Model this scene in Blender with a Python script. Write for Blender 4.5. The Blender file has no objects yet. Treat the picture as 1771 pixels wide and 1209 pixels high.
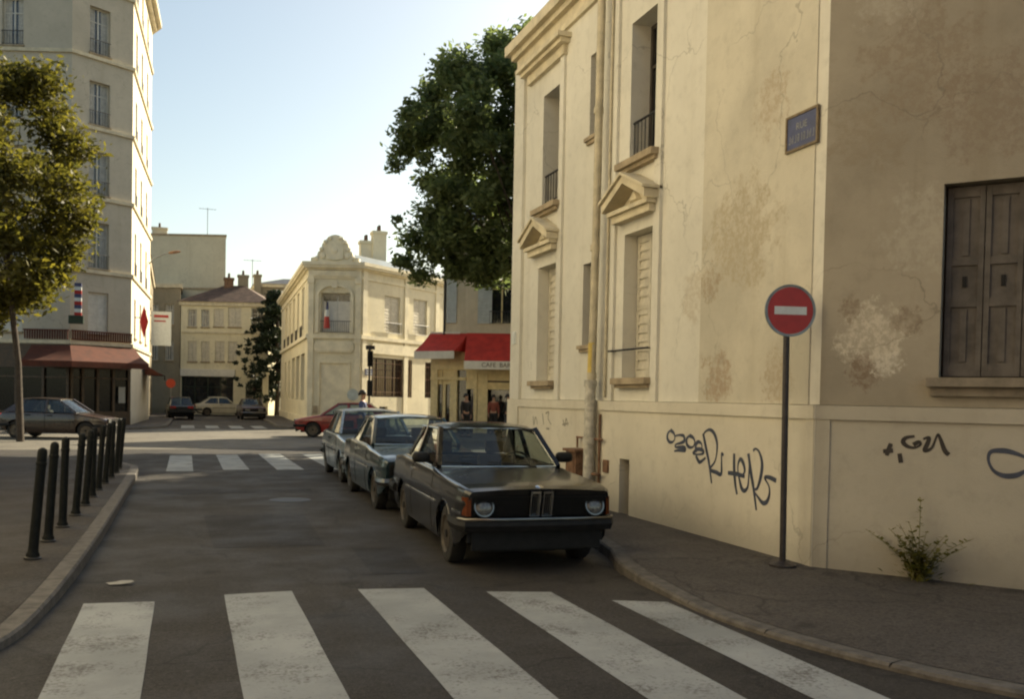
import bpy, bmesh, math, random
import numpy as np
from mathutils import Matrix, Vector
random.seed(7)
RAD = math.radians
S = bpy.context.scene
COL = S.collection

# ------------------------------------------------------------------ camera, sky, sun, exposure
cam_d = bpy.data.cameras.new("camera")
cam = bpy.data.objects.new("camera", cam_d)
COL.objects.link(cam)
cam_d.sensor_width = 36.0
cam_d.lens = 1600.0 / 1771.0 * 36.0
cam_d.shift_y = 0.0719
cam_d.clip_start, cam_d.clip_end = 0.1, 1500
cam.matrix_world = (Matrix.Translation((0, 0, 1.7)) @ Matrix.Rotation(RAD(-19.45), 4, 'Z')
                    @ Matrix.Rotation(RAD(90 - 1.5), 4, 'X') @ Matrix.Rotation(RAD(1.1), 4, 'Z'))
S.camera = cam

SUN_AZ = math.atan2(0.84, 0.54)          # from +Y towards +X
SUN_EL = RAD(30)
world = bpy.data.worlds.new("World")
S.world = world
world.use_nodes = True
wn = world.node_tree
sky = wn.nodes.new("ShaderNodeTexSky")
sky.sky_type = 'NISHITA'
sky.sun_disc = False
sky.sun_elevation = SUN_EL
sky.sun_rotation = SUN_AZ
sky.air_density = 1.0
sky.dust_density = 1.8
sky.ozone_density = 0.3
bg = wn.nodes["Background"]
bg.inputs[1].default_value = 0.085
wn.links.new(sky.outputs[0], bg.inputs[0])

sun_d = bpy.data.lights.new("sun", 'SUN')
sun_d.energy = 5.0
sun_d.angle = RAD(0.5)
sun_d.color = (1.0, 0.92, 0.80)
sun = bpy.data.objects.new("sun", sun_d)
COL.objects.link(sun)
sdir = Vector((math.sin(SUN_AZ) * math.cos(SUN_EL), math.cos(SUN_AZ) * math.cos(SUN_EL), math.sin(SUN_EL)))
sun.rotation_euler = sdir.to_track_quat('Z', 'Y').to_euler()
sun.location = (20, 20, 40)

S.view_settings.view_transform = 'Standard'
S.view_settings.look = 'None'
S.view_settings.gamma = 1.0
S.view_settings.exposure = 1.25
S.view_settings.use_white_balance = True
S.view_settings.white_balance_temperature = 7600
S.view_settings.white_balance_tint = 4
S.render.engine = 'CYCLES'
S.cycles.filter_width = 2.2
S.cycles.use_denoising = True
S.cycles.max_bounces = 7
S.cycles.transparent_max_bounces = 12
S.cycles.caustics_reflective = False
S.cycles.caustics_refractive = False

# ------------------------------------------------------------------ helpers
WMAT = {}
def wm(o):
    return WMAT.get(o.name, Matrix.Identity(4))

class MB:
    def __init__(s, M=None):
        s.v, s.f, s.m, s.M = [], [], [], M
    def add(s, pts, faces, mi=0):
        b = len(s.v)
        if s.M is not None:
            pts = [s.M @ Vector(p) for p in pts]
        s.v += [tuple(p) for p in pts]
        for f in faces:
            s.f.append(tuple(b + i for i in f)); s.m.append(mi)
    def quad(s, a, b, c, d, mi=0): s.add([a, b, c, d], [(0, 1, 2, 3)], mi)
    def poly(s, pts, mi=0): s.add(pts, [tuple(range(len(pts)))], mi)
    def box(s, x0, x1, y0, y1, z0, z1, mi=0):
        p = [(x, y, z) for z in (z0, z1) for y in (y0, y1) for x in (x0, x1)]
        s.add(p, [(0, 2, 3, 1), (4, 5, 7, 6), (0, 1, 5, 4), (2, 6, 7, 3), (0, 4, 6, 2), (1, 3, 7, 5)], mi)
    def prism(s, poly, z0, z1, mi=0):
        n = len(poly)
        s.add([(x, y, z0) for x, y in poly] + [(x, y, z1) for x, y in poly],
              [tuple(range(n))[::-1], tuple(range(n, 2 * n))] + [(i, (i + 1) % n, n + (i + 1) % n, n + i) for i in range(n)], mi)
    def loft(s, rings, mi=0, closed=True, caps=True):
        n = len(rings[0]); pts = [p for r in rings for p in r]; fs = []
        for k in range(len(rings) - 1):
            for i in range(n if closed else n - 1):
                j = (i + 1) % n
                fs.append((k * n + i, k * n + j, (k + 1) * n + j, (k + 1) * n + i))
        if caps and closed:
            fs += [tuple(range(n))[::-1], tuple((len(rings) - 1) * n + i for i in range(n))]
        s.add(pts, fs, mi)
    def tube(s, pts, r, n=8, mi=0, caps=True):
        pts = [Vector(p) for p in pts]
        rs = r if isinstance(r, (list, tuple)) else [r] * len(pts)
        rings = []; prev = None
        for i, p in enumerate(pts):
            t = (pts[min(i + 1, len(pts) - 1)] - pts[max(i - 1, 0)]).normalized()
            if prev is None:
                a = Vector((0, 0, 1)) if abs(t.z) < 0.9 else Vector((1, 0, 0))
                u = t.cross(a).normalized()
            else:
                u = (prev - t * prev.dot(t)).normalized()
            prev = u; w = t.cross(u)
            rings.append([tuple(p + (u * math.cos(2 * math.pi * k / n) + w * math.sin(2 * math.pi * k / n)) * rs[i]) for k in range(n)])
        s.loft(rings, mi, True, caps)
    def lathe(s, prof, n=24, A=None, mi=0, caps=True):
        A = A or Matrix.Identity(4)
        rings = [[tuple(A @ Vector((r * math.cos(2 * math.pi * k / n), r * math.sin(2 * math.pi * k / n), z))) for k in range(n)] for r, z in prof]
        s.loft(rings, mi, True, caps)
    def build(s, name, mats, parent=None, smooth=None, bevel=0):
        me = bpy.data.meshes.new(name)
        v = s.v
        if parent is not None:
            Mi = wm(parent).inverted()
            v = [tuple(Mi @ Vector(p)) for p in v]
        me.from_pydata(v, [], s.f)
        mats = mats if isinstance(mats, (list, tuple)) else [mats]
        for m in mats: me.materials.append(m)
        if len(mats) > 1: me.polygons.foreach_set("material_index", s.m)
        if smooth is not None:
            bm = bmesh.new(); bm.from_mesh(me)
            bmesh.ops.remove_doubles(bm, verts=bm.verts, dist=0.0004)
            bmesh.ops.recalc_face_normals(bm, faces=bm.faces)
            ca = RAD(smooth)
            for f in bm.faces: f.smooth = True
            for e in bm.edges:
                if len(e.link_faces) == 2 and e.calc_face_angle(0) > ca: e.smooth = False
            bm.to_mesh(me); bm.free()
        me.update()
        o = bpy.data.objects.new(name, me)
        COL.objects.link(o)
        if parent is not None:
            o.parent = parent
            WMAT[o.name] = wm(parent).copy()
        else:
            WMAT[o.name] = Matrix.Identity(4)
        if bevel:
            bv = o.modifiers.new("bevel", 'BEVEL'); bv.width = bevel; bv.segments = 2; bv.limit_method = 'ANGLE'
        return o

def tag(o, label=None, cat=None, group=None, kind=None):
    if label: o["label"] = label
    if cat: o["category"] = cat
    if group: o["group"] = group
    if kind: o["kind"] = kind
    return o

def thing(name, label, cat, loc=(0, 0, 0), rz=0.0, group=None):
    o = bpy.data.objects.new(name, None)
    COL.objects.link(o)
    o.empty_display_size = 0.2
    o.location = loc; o.rotation_euler = (0, 0, rz)
    WMAT[o.name] = Matrix.Translation(loc) @ Matrix.Rotation(rz, 4, 'Z')
    return tag(o, label, cat, group)

def copy_tree(o, parent=None):
    c = o.copy(); COL.objects.link(c)
    if parent is not None: c.parent = parent
    for ch in list(o.children): copy_tree(ch, c)
    return c

def frame(P0, P1):
    d = Vector((P1[0] - P0[0], P1[1] - P0[1])); L = d.length; d /= L
    M = Matrix(((d.x, -d.y, 0, P0[0]), (d.y, d.x, 0, P0[1]), (0, 0, 1, 0), (0, 0, 0, 1)))
    return M, L

def offset(poly, d):
    n = len(poly); out = []
    for i in range(n):                     # outward lies on the left of the walk
        a, b, c = (Vector(poly[i - 1]), Vector(poly[i]), Vector(poly[(i + 1) % n]))
        u1 = (b - a).normalized(); u2 = (c - b).normalized()
        n1 = Vector((-u1.y, u1.x)); n2 = Vector((-u2.y, u2.x))
        k = 1 + n1.dot(n2)
        out.append(tuple(b + (n1 + n2) * (d / k)))
    return out

# ------------------------------------------------------------------ materials
class NT:
    def __init__(s, name):
        s.mat = bpy.data.materials.new(name); s.mat.use_nodes = True
        s.t = s.mat.node_tree; s.b = s.t.nodes["Principled BSDF"]
    def n(s, typ, **kw):
        nd = s.t.nodes.new("ShaderNode" + typ)
        for k, v in kw.items(): setattr(nd, k, v)
        return nd
    def l(s, a, b): s.t.links.new(a, b)
    def setv(s, sock, val): s.b.inputs[sock].default_value = val
    def pos(s, scale=(1, 1, 1), obj=False):
        g = s.n("TexCoord").outputs["Object"] if obj else s.n("NewGeometry").outputs["Position"]
        mp = s.n("Mapping"); mp.inputs["Scale"].default_value = scale
        s.l(g, mp.inputs["Vector"]); return mp.outputs[0]
    def noise(s, scale, detail=5, rough=.6, vec=None):
        nd = s.n("TexNoise"); nd.inputs["Scale"].default_value = scale
        nd.inputs["Detail"].default_value = detail; nd.inputs["Roughness"].default_value = rough
        if vec is not None: s.l(vec, nd.inputs["Vector"])
        return nd.outputs["Fac"]
    def ramp(s, fac, lo, hi, a=0.0, b=1.0):
        m = s.n("MapRange"); m.interpolation_type = 'SMOOTHSTEP'
        m.inputs["From Min"].default_value = lo; m.inputs["From Max"].default_value = hi
        m.inputs["To Min"].default_value = a; m.inputs["To Max"].default_value = b
        s.l(fac, m.inputs["Value"]); return m.outputs[0]
    def math(s, op, a, b):
        m = s.n("Math", operation=op)
        for i, x in enumerate((a, b)):
            if isinstance(x, (int, float)): m.inputs[i].default_value = x
            else: s.l(x, m.inputs[i])
        return m.outputs[0]
    def mix(s, fac, a, b):
        m = s.n("Mix", data_type='RGBA')
        if isinstance(fac, float): m.inputs[0].default_value = fac
        else: s.l(fac, m.inputs[0])
        for i, x in ((6, a), (7, b)):
            if isinstance(x, tuple): m.inputs[i].default_value = (*x[:3], 1)
            else: s.l(x, m.inputs[i])
        return m.outputs[2]
    def bump(s, h, strength=.3, dist=.01):
        bp = s.n("Bump"); bp.inputs["Strength"].default_value = strength; bp.inputs["Distance"].default_value = dist
        s.l(h, bp.inputs["Height"]); s.l(bp.outputs[0], s.b.inputs["Normal"])

def mul(c, k): return tuple(x * k for x in c)

def plain(name, col, rough=.7, var=.2, scale=4.0, metal=0.0, bump=0.0, bscale=60, coat=0.0, obj=True, spec=.5):
    t = NT(name); p = t.pos(obj=obj)
    f = t.ramp(t.noise(scale, 6, .62, p), .3, .7)
    t.l(t.mix(f, mul(col, 1 - var), mul(col, 1 + var)), t.b.inputs["Base Color"])
    t.setv("Roughness", rough); t.setv("Metallic", metal); t.setv("Coat Weight", coat); t.setv("Coat Roughness", .08)
    t.setv("Specular IOR Level", spec)
    if bump: t.bump(t.noise(bscale, 3, .6, p), bump)
    return t.mat

def plaster(name, col, dark=.72, streak=.25, stain=(.55, .5, .42), bump=.25, blotches=(), patch=.0, bricklike=None):
    t = NT(name); p = t.pos()
    base = t.mix(t.ramp(t.noise(.55, 7, .62, p), .32, .7), mul(col, dark), col)
    base = t.mix(t.math('MULTIPLY', t.ramp(t.noise(5.0, 6, .7, p), .48, .74), .35), base, mul(col, .62))
    st = t.ramp(t.noise(1.0, 5, .6, t.pos((2.6, 2.6, .16))), .52, .75)
    base = t.mix(t.math('MULTIPLY', st, streak), base, tuple(a * b for a, b in zip(col, stain)))
    # splash-back dirt near the pavement
    z = t.n("SeparateXYZ"); t.l(t.n("NewGeometry").outputs["Position"], z.inputs[0])
    zn = t.math('ADD', z.outputs[2], t.math('MULTIPLY', t.noise(2.2, 5, .7, p), -.55))
    base = t.mix(t.ramp(zn, -.15, .4, .55, .0), base, mul(col, .45))
    for (bx, by, bz, r, c, k) in blotches:
        d = t.n("VectorMath", operation='DISTANCE')
        t.l(t.n("NewGeometry").outputs["Position"], d.inputs[0]); d.inputs[1].default_value = (bx, by, bz)
        wob = t.math('ADD', t.math('DIVIDE', d.outputs["Value"], r), t.math('MULTIPLY', t.noise(2.6 / max(r, .25), 10, .78, p), 2.6))
        grain = t.ramp(t.noise(14.0, 7, .75, p), .40, .58, .25, 1.0)
        base = t.mix(t.math('MULTIPLY', t.math('MULTIPLY', t.ramp(wob, 1.75, 2.0, 1, 0), grain), k), base, c)
    vo = t.n("TexVoronoi", feature='DISTANCE_TO_EDGE'); vo.inputs["Scale"].default_value = .75
    wv = t.n("VectorMath", operation='ADD'); nv = t.n("TexNoise"); nv.inputs["Scale"].default_value = 1.6; nv.inputs["Detail"].default_value = 7
    t.l(p, nv.inputs["Vector"]); t.l(p, wv.inputs[0]); t.l(nv.outputs["Color"], wv.inputs[1]); t.l(wv.outputs[0], vo.inputs["Vector"])
    ck = t.math('MULTIPLY', t.ramp(vo.outputs["Distance"], .002, .009, .6, 0), t.ramp(t.noise(.6, 3, .5, p), .46, .62))
    base = t.mix(ck, base, mul(col, .5))
    t.l(base, t.b.inputs["Base Color"])
    t.setv("Roughness", .92); t.setv("Specular IOR Level", .15)
    h = t.math('ADD', t.math('MULTIPLY', t.noise(70, 3, .6, p), .5), t.noise(6, 5, .6, p))
    t.bump(h, bump, .02)
    return t.mat

def asphalt(name, col, var=.35, pale=(.13, .115, .10)):
    t = NT(name); p = t.pos()
    b = t.mix(t.ramp(t.noise(.35, 6, .6, p), .3, .7), mul(col, 1 - var), mul(col, 1 + var))
    b = t.mix(t.math('MULTIPLY', t.ramp(t.noise(90, 2, .6, p), .48, .66), .55), b, pale)
    b = t.mix(t.math('MULTIPLY', t.ramp(t.noise(30, 4, .75, p), .46, .62), .65), b, mul(col, .35))
    b = t.mix(t.math('MULTIPLY', t.ramp(t.noise(22, 5, .75, p), .55, .68), .7), b, mul(pale, .9))
    b = t.mix(t.math('MULTIPLY', t.ramp(t.noise(1.7, 2, .5, p), .66, .74), .6), b, mul(col, .3))
    b = t.mix(t.math('MULTIPLY', t.ramp(t.noise(1.3, 7, .7, t.pos((1, .22, 1))), .56, .75), .5), b, mul(col, .45))
    b = t.mix(t.math('MULTIPLY', t.ramp(t.noise(.8, 7, .75, t.pos((1.4, .5, 1))), .58, .72), .35), b, mul(pale, .8))
    vo = t.n("TexVoronoi", feature='DISTANCE_TO_EDGE'); vo.inputs["Scale"].default_value = .45
    wv = t.n("VectorMath", operation='ADD'); nv = t.n("TexNoise"); nv.inputs["Scale"].default_value = 1.2; nv.inputs["Detail"].default_value = 5
    t.l(p, nv.inputs["Vector"]); t.l(p, wv.inputs[0]); t.l(nv.outputs["Color"], wv.inputs[1]); t.l(wv.outputs[0], vo.inputs["Vector"])
    b = t.mix(t.ramp(vo.outputs["Distance"], .002, .010, .6, 0), b, mul(col, .35))
    t.l(b, t.b.inputs["Base Color"])
    t.l(t.ramp(t.noise(1.1, 5, .6, p), .3, .7, .62, .9), t.b.inputs["Roughness"])
    t.setv("Specular IOR Level", .35)
    t.bump(t.math('ADD', t.noise(130, 2, .5, p), t.math('MULTIPLY', t.noise(5, 4, .6, p), .8)), .5, .012)
    return t.mat

def road_paint(name):
    t = NT(name); p = t.pos()
    worn = t.math('ADD', t.math('MULTIPLY', t.noise(2.0, 8, .7, p), .55), t.math('MULTIPLY', t.noise(35, 4, .7, p), .45))
    b = t.mix(t.ramp(t.noise(.9, 6, .65, p), .3, .75), (.25, .258, .25), (.38, .388, .375))
    b = t.mix(t.ramp(worn, .50, .63, 0, .8), b, (.09, .08, .072))
    t.l(b, t.b.inputs["Base Color"]); t.setv("Roughness", .75); t.setv("Specular IOR Level", .3)
    t.bump(t.noise(120, 2, .5, p), .35, .008)
    return t.mat

def car_paint(name, col, metal=.0, rough=.28, coat=.6, dust=.18):
    t = NT(name); p = t.pos(obj=True)
    b = t.mix(t.ramp(t.noise(1.6, 6, .65, p), .35, .7), mul(col, .85), mul(col, 1.1))
    g = t.n("SeparateXYZ"); t.l(t.n("NewGeometry").outputs["Normal"], g.inputs[0])
    up = t.math('MULTIPLY', t.ramp(t.noise(3.0, 8, .7, p), .25, .8, .35, 1.0), dust)
    b = t.mix(up, b, (.16, .14, .11))
    t.l(b, t.b.inputs["Base Color"])
    t.setv("Metallic", metal)
    t.l(t.ramp(t.noise(2.5, 7, .7, p), .3, .75, rough * .9, rough * 1.3), t.b.inputs["Roughness"])
    t.setv("Coat Weight", coat); t.setv("Coat Roughness", .10); t.setv("Specular IOR Level", .35)
    return t.mat

def glass_car(name, tint=(.62, .68, .66)):
    t = NT(name); nt = t.t
    nt.nodes.remove(t.b)
    out = [n for n in nt.nodes if n.type == 'OUTPUT_MATERIAL'][0]
    tr = t.n("BsdfTransparent"); tr.inputs[0].default_value = (*tint, 1)
    gl = t.n("BsdfGlossy"); gl.inputs["Roughness"].default_value = .03; gl.inputs["Color"].default_value = (.9, .95, .95, 1)
    lw = t.n("LayerWeight"); lw.inputs["Blend"].default_value = .5; fr = t.math("ADD", t.math("MULTIPLY", t.math("POWER", lw.outputs["Facing"], 5.0), .9), .055)
    mx = t.n("MixShader")
    t.l(fr, mx.inputs[0]); t.l(tr.outputs[0], mx.inputs[1]); t.l(gl.outputs[0], mx.inputs[2])
    t.l(mx.outputs[0], out.inputs[0])
    return t.mat

def leafmat(name, c1, c2, trans=.45):
    t = NT(name); nt = t.t
    out = [n for n in nt.nodes if n.type == 'OUTPUT_MATERIAL'][0]
    g = t.n("NewGeometry")
    col = t.mix(g.outputs["Random Per Island"], c1, c2)
    col = t.mix(t.ramp(t.noise(.6, 4, .6, t.pos()), .35, .7, 0, .5), col, mul(c1, .6))
    t.l(col, t.b.inputs["Base Color"]); t.setv("Roughness", .55); t.setv("Specular IOR Level", .3)
    tl = t.n("BsdfTranslucent"); h = t.n("HueSaturation"); h.inputs["Value"].default_value = 2.0; h.inputs["Saturation"].default_value = 1.15
    t.l(col, h.inputs["Color"]); t.l(h.outputs[0], tl.inputs[0])
    mx = t.n("MixShader"); mx.inputs[0].default_value = trans
    t.l(t.b.outputs[0], mx.inputs[1]); t.l(tl.outputs[0], mx.inputs[2]); t.l(mx.outputs[0], out.inputs[0])
    return t.mat

CREAM = (.69, .66, .575)
M = {}
M['asphalt'] = asphalt('asphalt', (.042, .036, .031), .35, (.10, .09, .08))
M['pavement'] = asphalt('pavement_asphalt', (.078, .066, .057), .25, (.15, .13, .11))
M['pavement_shaded'] = asphalt('shaded_pavement_asphalt', (.048, .040, .034), .3, (.11, .09, .075))  # left pavement copy, darkened in colour to stand for shade
M['kerb'] = plain('granite_kerb', (.115, .102, .088), .85, .3, 9, bump=.4)
M['paint_line'] = road_paint('road_paint')
M['soil'] = plain('soil', (.09, .08, .06), .95, .3, .2, obj=False)
M['right_wall'] = plaster('plaster_cream', CREAM, .86, .22, blotches=[
    (5.82, 8.9, 3.6, .9, (.40, .33, .22), .55), (5.82, 9.4, 2.1, .45, (.36, .27, .18), .6), (5.82, 8.3, 5.0, .5, (.42, .34, .23), .4),
    (5.82, 9.9, 3.0, .5, (.37, .29, .19), .4)])
M['chamfer_wall'] = plaster('plaster_worn_shaded', (.37, .325, .255), .74, .4, blotches=[  # worn plaster; base also darkened to paint in the chamfer's shade
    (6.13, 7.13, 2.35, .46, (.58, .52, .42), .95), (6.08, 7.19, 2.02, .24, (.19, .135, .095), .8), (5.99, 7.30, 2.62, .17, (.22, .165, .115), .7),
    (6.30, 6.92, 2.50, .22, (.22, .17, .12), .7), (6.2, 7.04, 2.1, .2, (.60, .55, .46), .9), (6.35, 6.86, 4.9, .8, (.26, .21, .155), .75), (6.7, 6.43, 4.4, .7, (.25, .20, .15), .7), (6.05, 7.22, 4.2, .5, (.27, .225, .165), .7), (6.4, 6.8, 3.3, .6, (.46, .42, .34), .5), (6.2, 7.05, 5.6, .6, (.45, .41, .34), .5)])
M['plinth_shaded'] = plaster('plaster_plinth_shaded', (.47, .43, .355), .85, .2)  # same plinth plaster, darkened to paint shade on the chamfer face
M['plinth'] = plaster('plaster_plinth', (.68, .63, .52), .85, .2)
M['stone'] = plain('painted_stone', (.58, .51, .37), .9, .16, 3, bump=.2, obj=False)
M['stone_sill'] = plain('stone_sill', (.34, .27, .18), .9, .25, 4, bump=.3, obj=False)
M['shutter'] = plain('painted_shutter', (.52, .48, .39), .6, .15, 6)
M['shutter_brown'] = plain('weathered_shutter', (.098, .084, .072), .75, .3, 5)
M['frame_dark'] = plain('dark_frame', (.05, .04, .033), .6, .2, 6)
M['frame_white'] = plain('white_frame', (.55, .53, .47), .55, .1, 5)
M['glass'] = plain('window_glass', (.018, .02, .022), .06, .3, 2, spec=.8)
M['shop_glass'] = plain('shop_glass', (.008, .008, .008), .12, .3, 2, spec=.3)
M['curtain'] = plain('curtain', (.40, .39, .36), .9, .2, 8)
M['iron'] = plain('black_iron', (.022, .02, .018), .55, .3, 9)
M['post_green'] = plain('dark_bollard_paint', (.008, .009, .008), .7, .35, 12, bump=.2, spec=.2)
M['pipe'] = plain('painted_pipe', (.47, .41, .29), .6, .2, 5)
M['pipe_iron'] = plain('pale_iron_pipe', (.48, .45, .38), .6, .3, 11)
M['yellow'] = plain('yellow_sticker', (.55, .40, .10), .6, .15, 8)
M['rust'] = plain('rusty_metal', (.17, .09, .05), .8, .45, 9, bump=.3)
M['zinc'] = plain('zinc_roof', (.24, .27, .28), .42, .2, 1.5, metal=.5, obj=False)
M['slate'] = plain('slate_roof', (.055, .058, .066), .6, .3, 2.5, obj=False)
M['tile'] = plain('tile_roof', (.10, .062, .045), .85, .35, 2.5, bump=.3, bscale=20, obj=False)
M['spray'] = plain('spray_paint', (.045, .055, .085), .6, .25, 10, obj=False)
M['spray_black'] = plain('black_spray', (.025, .02, .018), .6, .25, 10, obj=False)
M['spray_faint'] = plain('faded_marker', (.27, .25, .2), .7, .25, 10, obj=False)
M['left_wall'] = plaster('plaster_left', (.52, .47, .38), .84, .25)
M['left_side'] = plaster('plaster_left_side', (.66, .62, .52), .92, .1)
M['center_wall'] = plaster('plaster_center', (.78, .71, .53), .86, .2)
M['center_trim'] = plain('center_trim', (.74, .67, .50), .9, .12, 2, bump=.2, obj=False)
M['cafe_wall'] = plaster('plaster_cafe', (.60, .53, .40), .82, .25)
M['grey_wall'] = plaster('plaster_grey', (.60, .56, .43), .88, .2)
M['far_wall'] = plaster('plaster_far', (.76, .69, .50), .85, .25)
M['dull_wall'] = plaster('plaster_dull', (.30, .26, .19), .8, .3)
M['brick'] = plaster('dark_brick', (.17, .10, .07), .8, .3)
M['opp_wall'] = plaster('plaster_opposite', (.80, .74, .60), .88, .2)
M['awning_red'] = plain('red_canvas', (.46, .030, .018), .8, .18, 3, obj=False)
M['awning_shaded'] = plain('shaded_red_canvas', (.085, .020, .008), .85, .25, 3, obj=False)  # red canvas with shade put into its dark colour
M['canvas_white'] = plain('white_canvas', (.66, .63, .56), .8, .08, 4, obj=False)
M['cream_paint'] = plain('cream_joinery', (.64, .52, .28), .55, .12, 5)
M['brown_wood'] = plain('brown_joinery', (.065, .036, .016), .5, .3, 6)
M['shop_green'] = plain('dark_green_shopfront', (.012, .03, .018), .4, .3, 4)
M['sign_red'] = plain('sign_red', (.36, .016, .014), .38, .12, 8)
M['sign_white'] = plain('sign_white', (.60, .62, .60), .4, .08, 8)
M['sign_blue'] = plain('sign_blue', (.045, .055, .13), .45, .2, 12)
M['sign_back'] = plain('sign_metal', (.22, .23, .23), .45, .2, 9, metal=.6)
M['pole_dark'] = plain('dark_pole', (.030, .024, .024), .5, .3, 12)
M['rubber'] = plain('tyre_rubber', (.014, .013, .012), .85, .3, 20, bump=.3)
M['rim'] = plain('wheel_steel', (.085, .07, .055), .5, .35, 14, metal=.7)
M['chrome'] = plain('chrome', (.62, .61, .58), .14, .1, 8, metal=1.0)
M['dull_chrome'] = plain('dull_chrome', (.22, .215, .20), .30, .15, 8, metal=1.0)
M['black_plastic'] = plain('black_plastic', (.010, .010, .010), .6, .3, 12, spec=.25)
M['interior'] = plain('car_interior', (.030, .026, .022), .8, .3, 8)
M['seat_cloth'] = plain('seat_cloth', (.07, .055, .042), .9, .25, 12)
M['lens'] = plain('headlight_lens', (.13, .135, .135), .12, .35, 30, metal=.3)
M['amber'] = plain('amber_lens', (.10, .024, .006), .2, .15, 20)
M['red_lens'] = plain('red_lens', (.30, .012, .01), .2, .15, 20)
M['plate'] = plain('number_plate', (.010, .010, .011), .4, .1, 10)
M['car_glass'] = glass_car('car_glass')
M['bark'] = plain('bark', (.045, .034, .026), .95, .35, 8, bump=.6, bscale=25)
M['skin'] = plain('skin', (.36, .20, .13), .6, .08, 8)
M['hair'] = plain('dark_hair', (.012, .009, .007), .6, .2, 20)
M['blue_cloth'] = plain('blue_shirt', (.055, .075, .17), .9, .15, 9)
M['dark_cloth'] = plain('dark_jacket', (.020, .018, .018), .9, .2, 9)
M['grey_cloth'] = plain('grey_trousers', (.045, .045, .05), .9, .2, 9)
M['red_cloth'] = plain('dull_red_top', (.22, .06, .04), .9, .15, 9)
M['paper'] = plain('paper', (.36, .34, .30), .9, .08, 12)

# ------------------------------------------------------------------ ground, road, pavements
g = MB(); g.quad((-400, -400, -.03), (400, -400, -.03), (400, 400, -.03), (-400, 400, -.03))
tag(g.build('ground', M['soil']), kind='structure')
g = MB(); g.quad((-60, -30, 0), (60, -30, 0), (60, 95, 0), (-60, 95, 0))
tag(g.build('road', M['asphalt']), kind='structure')

g = MB(); g.poly([(-40, 20, .002), (-14, 28.6, .002), (-2.0, 29.2, .002), (3.0, 29.6, .002), (9.5, 36, .002), (24, 47.5, .002), (24, 57.0, .002), (4.6, 45.6, .002), (-1.2, 46.0, .002), (-6, 42.0, .002), (-40, 44, .002)])
tag(g.build('cross_street', asphalt('brightened_asphalt', (.15, .135, .11), .25, (.2, .18, .15))), kind='structure')  # paving made paler to paint in the sunlit strip and lift its bounce
def arc(cx, cy, r, a0, a1, n=8):
    return [(cx + r * math.cos(RAD(a0 + (a1 - a0) * i / n)), cy + r * math.sin(RAD(a0 + (a1 - a0) * i / n))) for i in range(n + 1)]

def smooth_line(pts, k=4):
    out = []
    for i in range(len(pts) - 1):
        p0, p1, p2, p3 = pts[max(i - 1, 0)], pts[i], pts[i + 1], pts[min(i + 2, len(pts) - 1)]
        for j in range(k):
            t = j / k
            out.append(tuple(.5 * (2 * p1[a] + (p2[a] - p0[a]) * t + (2 * p0[a] - 5 * p1[a] + 4 * p2[a] - p3[a]) * t * t
                                   + (3 * p1[a] - p0[a] - 3 * p2[a] + p3[a]) * t ** 3) for a in range(len(p1))))
    out.append(tuple(pts[-1])); return out

def pavement(kerb, back, side, kh=lambda x, y: .12, mat='pavement'):
    """kerb: line of the kerb's road edge; back: closing points; side=+1 pavement lies left of the walk along the kerb."""
    fine = [kerb[0]]; cut = [False]; run = 0.0; nxt = 1.0
    for a, b in zip(kerb[:-1], kerb[1:]):
        a, b = Vector(a), Vector(b); L = (b - a).length; t = 0.0
        while run + (L - t) >= nxt:
            t += nxt - run; run = nxt; d = (b - a) / L
            fine += [tuple(a + d * max(t - .007, 0)), tuple(a + d * min(t + .007, L))]; cut += [True, False]; nxt += 1.0
        run += L - t
        fine.append(tuple(b)); cut.append(False)
    kerb = fine; n = len(kerb); inner = []; mid = []; hs = [kh(x, y) for x, y in kerb]
    for i in range(n):
        a = Vector(kerb[max(i - 2, 0)]); b = Vector(kerb[min(i + 2, n - 1)])
        d = (b - a).normalized(); nn = Vector((-d.y, d.x)) * side
        inner.append(tuple(Vector(kerb[i]) + nn * .16)); mid.append(tuple(Vector(kerb[i]) + nn * .018))
    k = MB()
    for i in range(n - 1):
        (ax, ay), (bx, by) = kerb[i], kerb[i + 1]; (cx, cy), (dx, dy) = mid[i], mid[i + 1]; (ex, ey), (fx, fy) = inner[i], inner[i + 1]
        h, g_ = hs[i], hs[i + 1]; r_ = min(.018, h * .4); e = .012 if cut[i] else 0.0
        k.quad((ax, ay, -.02), (bx, by, -.02), (bx, by, g_ - r_ - e), (ax, ay, h - r_ - e))
        k.quad((ax, ay, h - r_ - e), (bx, by, g_ - r_ - e), (dx, dy, g_ - e), (cx, cy, h - e))
        k.quad((cx, cy, h - e), (dx, dy, g_ - e), (fx, fy, g_ - e), (ex, ey, h - e))
    tag(k.build('kerb', M['kerb']), kind='structure')
    p = MB(); p.poly([(x, y, h + .003) for (x, y), h in zip(inner, hs)] + [(x, y, .123) for x, y in back])
    o = p.build('pavement', M[mat])
    bm = bmesh.new(); bm.from_mesh(o.data); bmesh.ops.triangulate(bm, faces=bm.faces)
    bmesh.ops.recalc_face_normals(bm, faces=bm.faces)
    for f in bm.faces:
        if f.normal.z < 0: f.normal_flip()
    bm.to_mesh(o.data); bm.free()
    tag(o, kind='structure')

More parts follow.
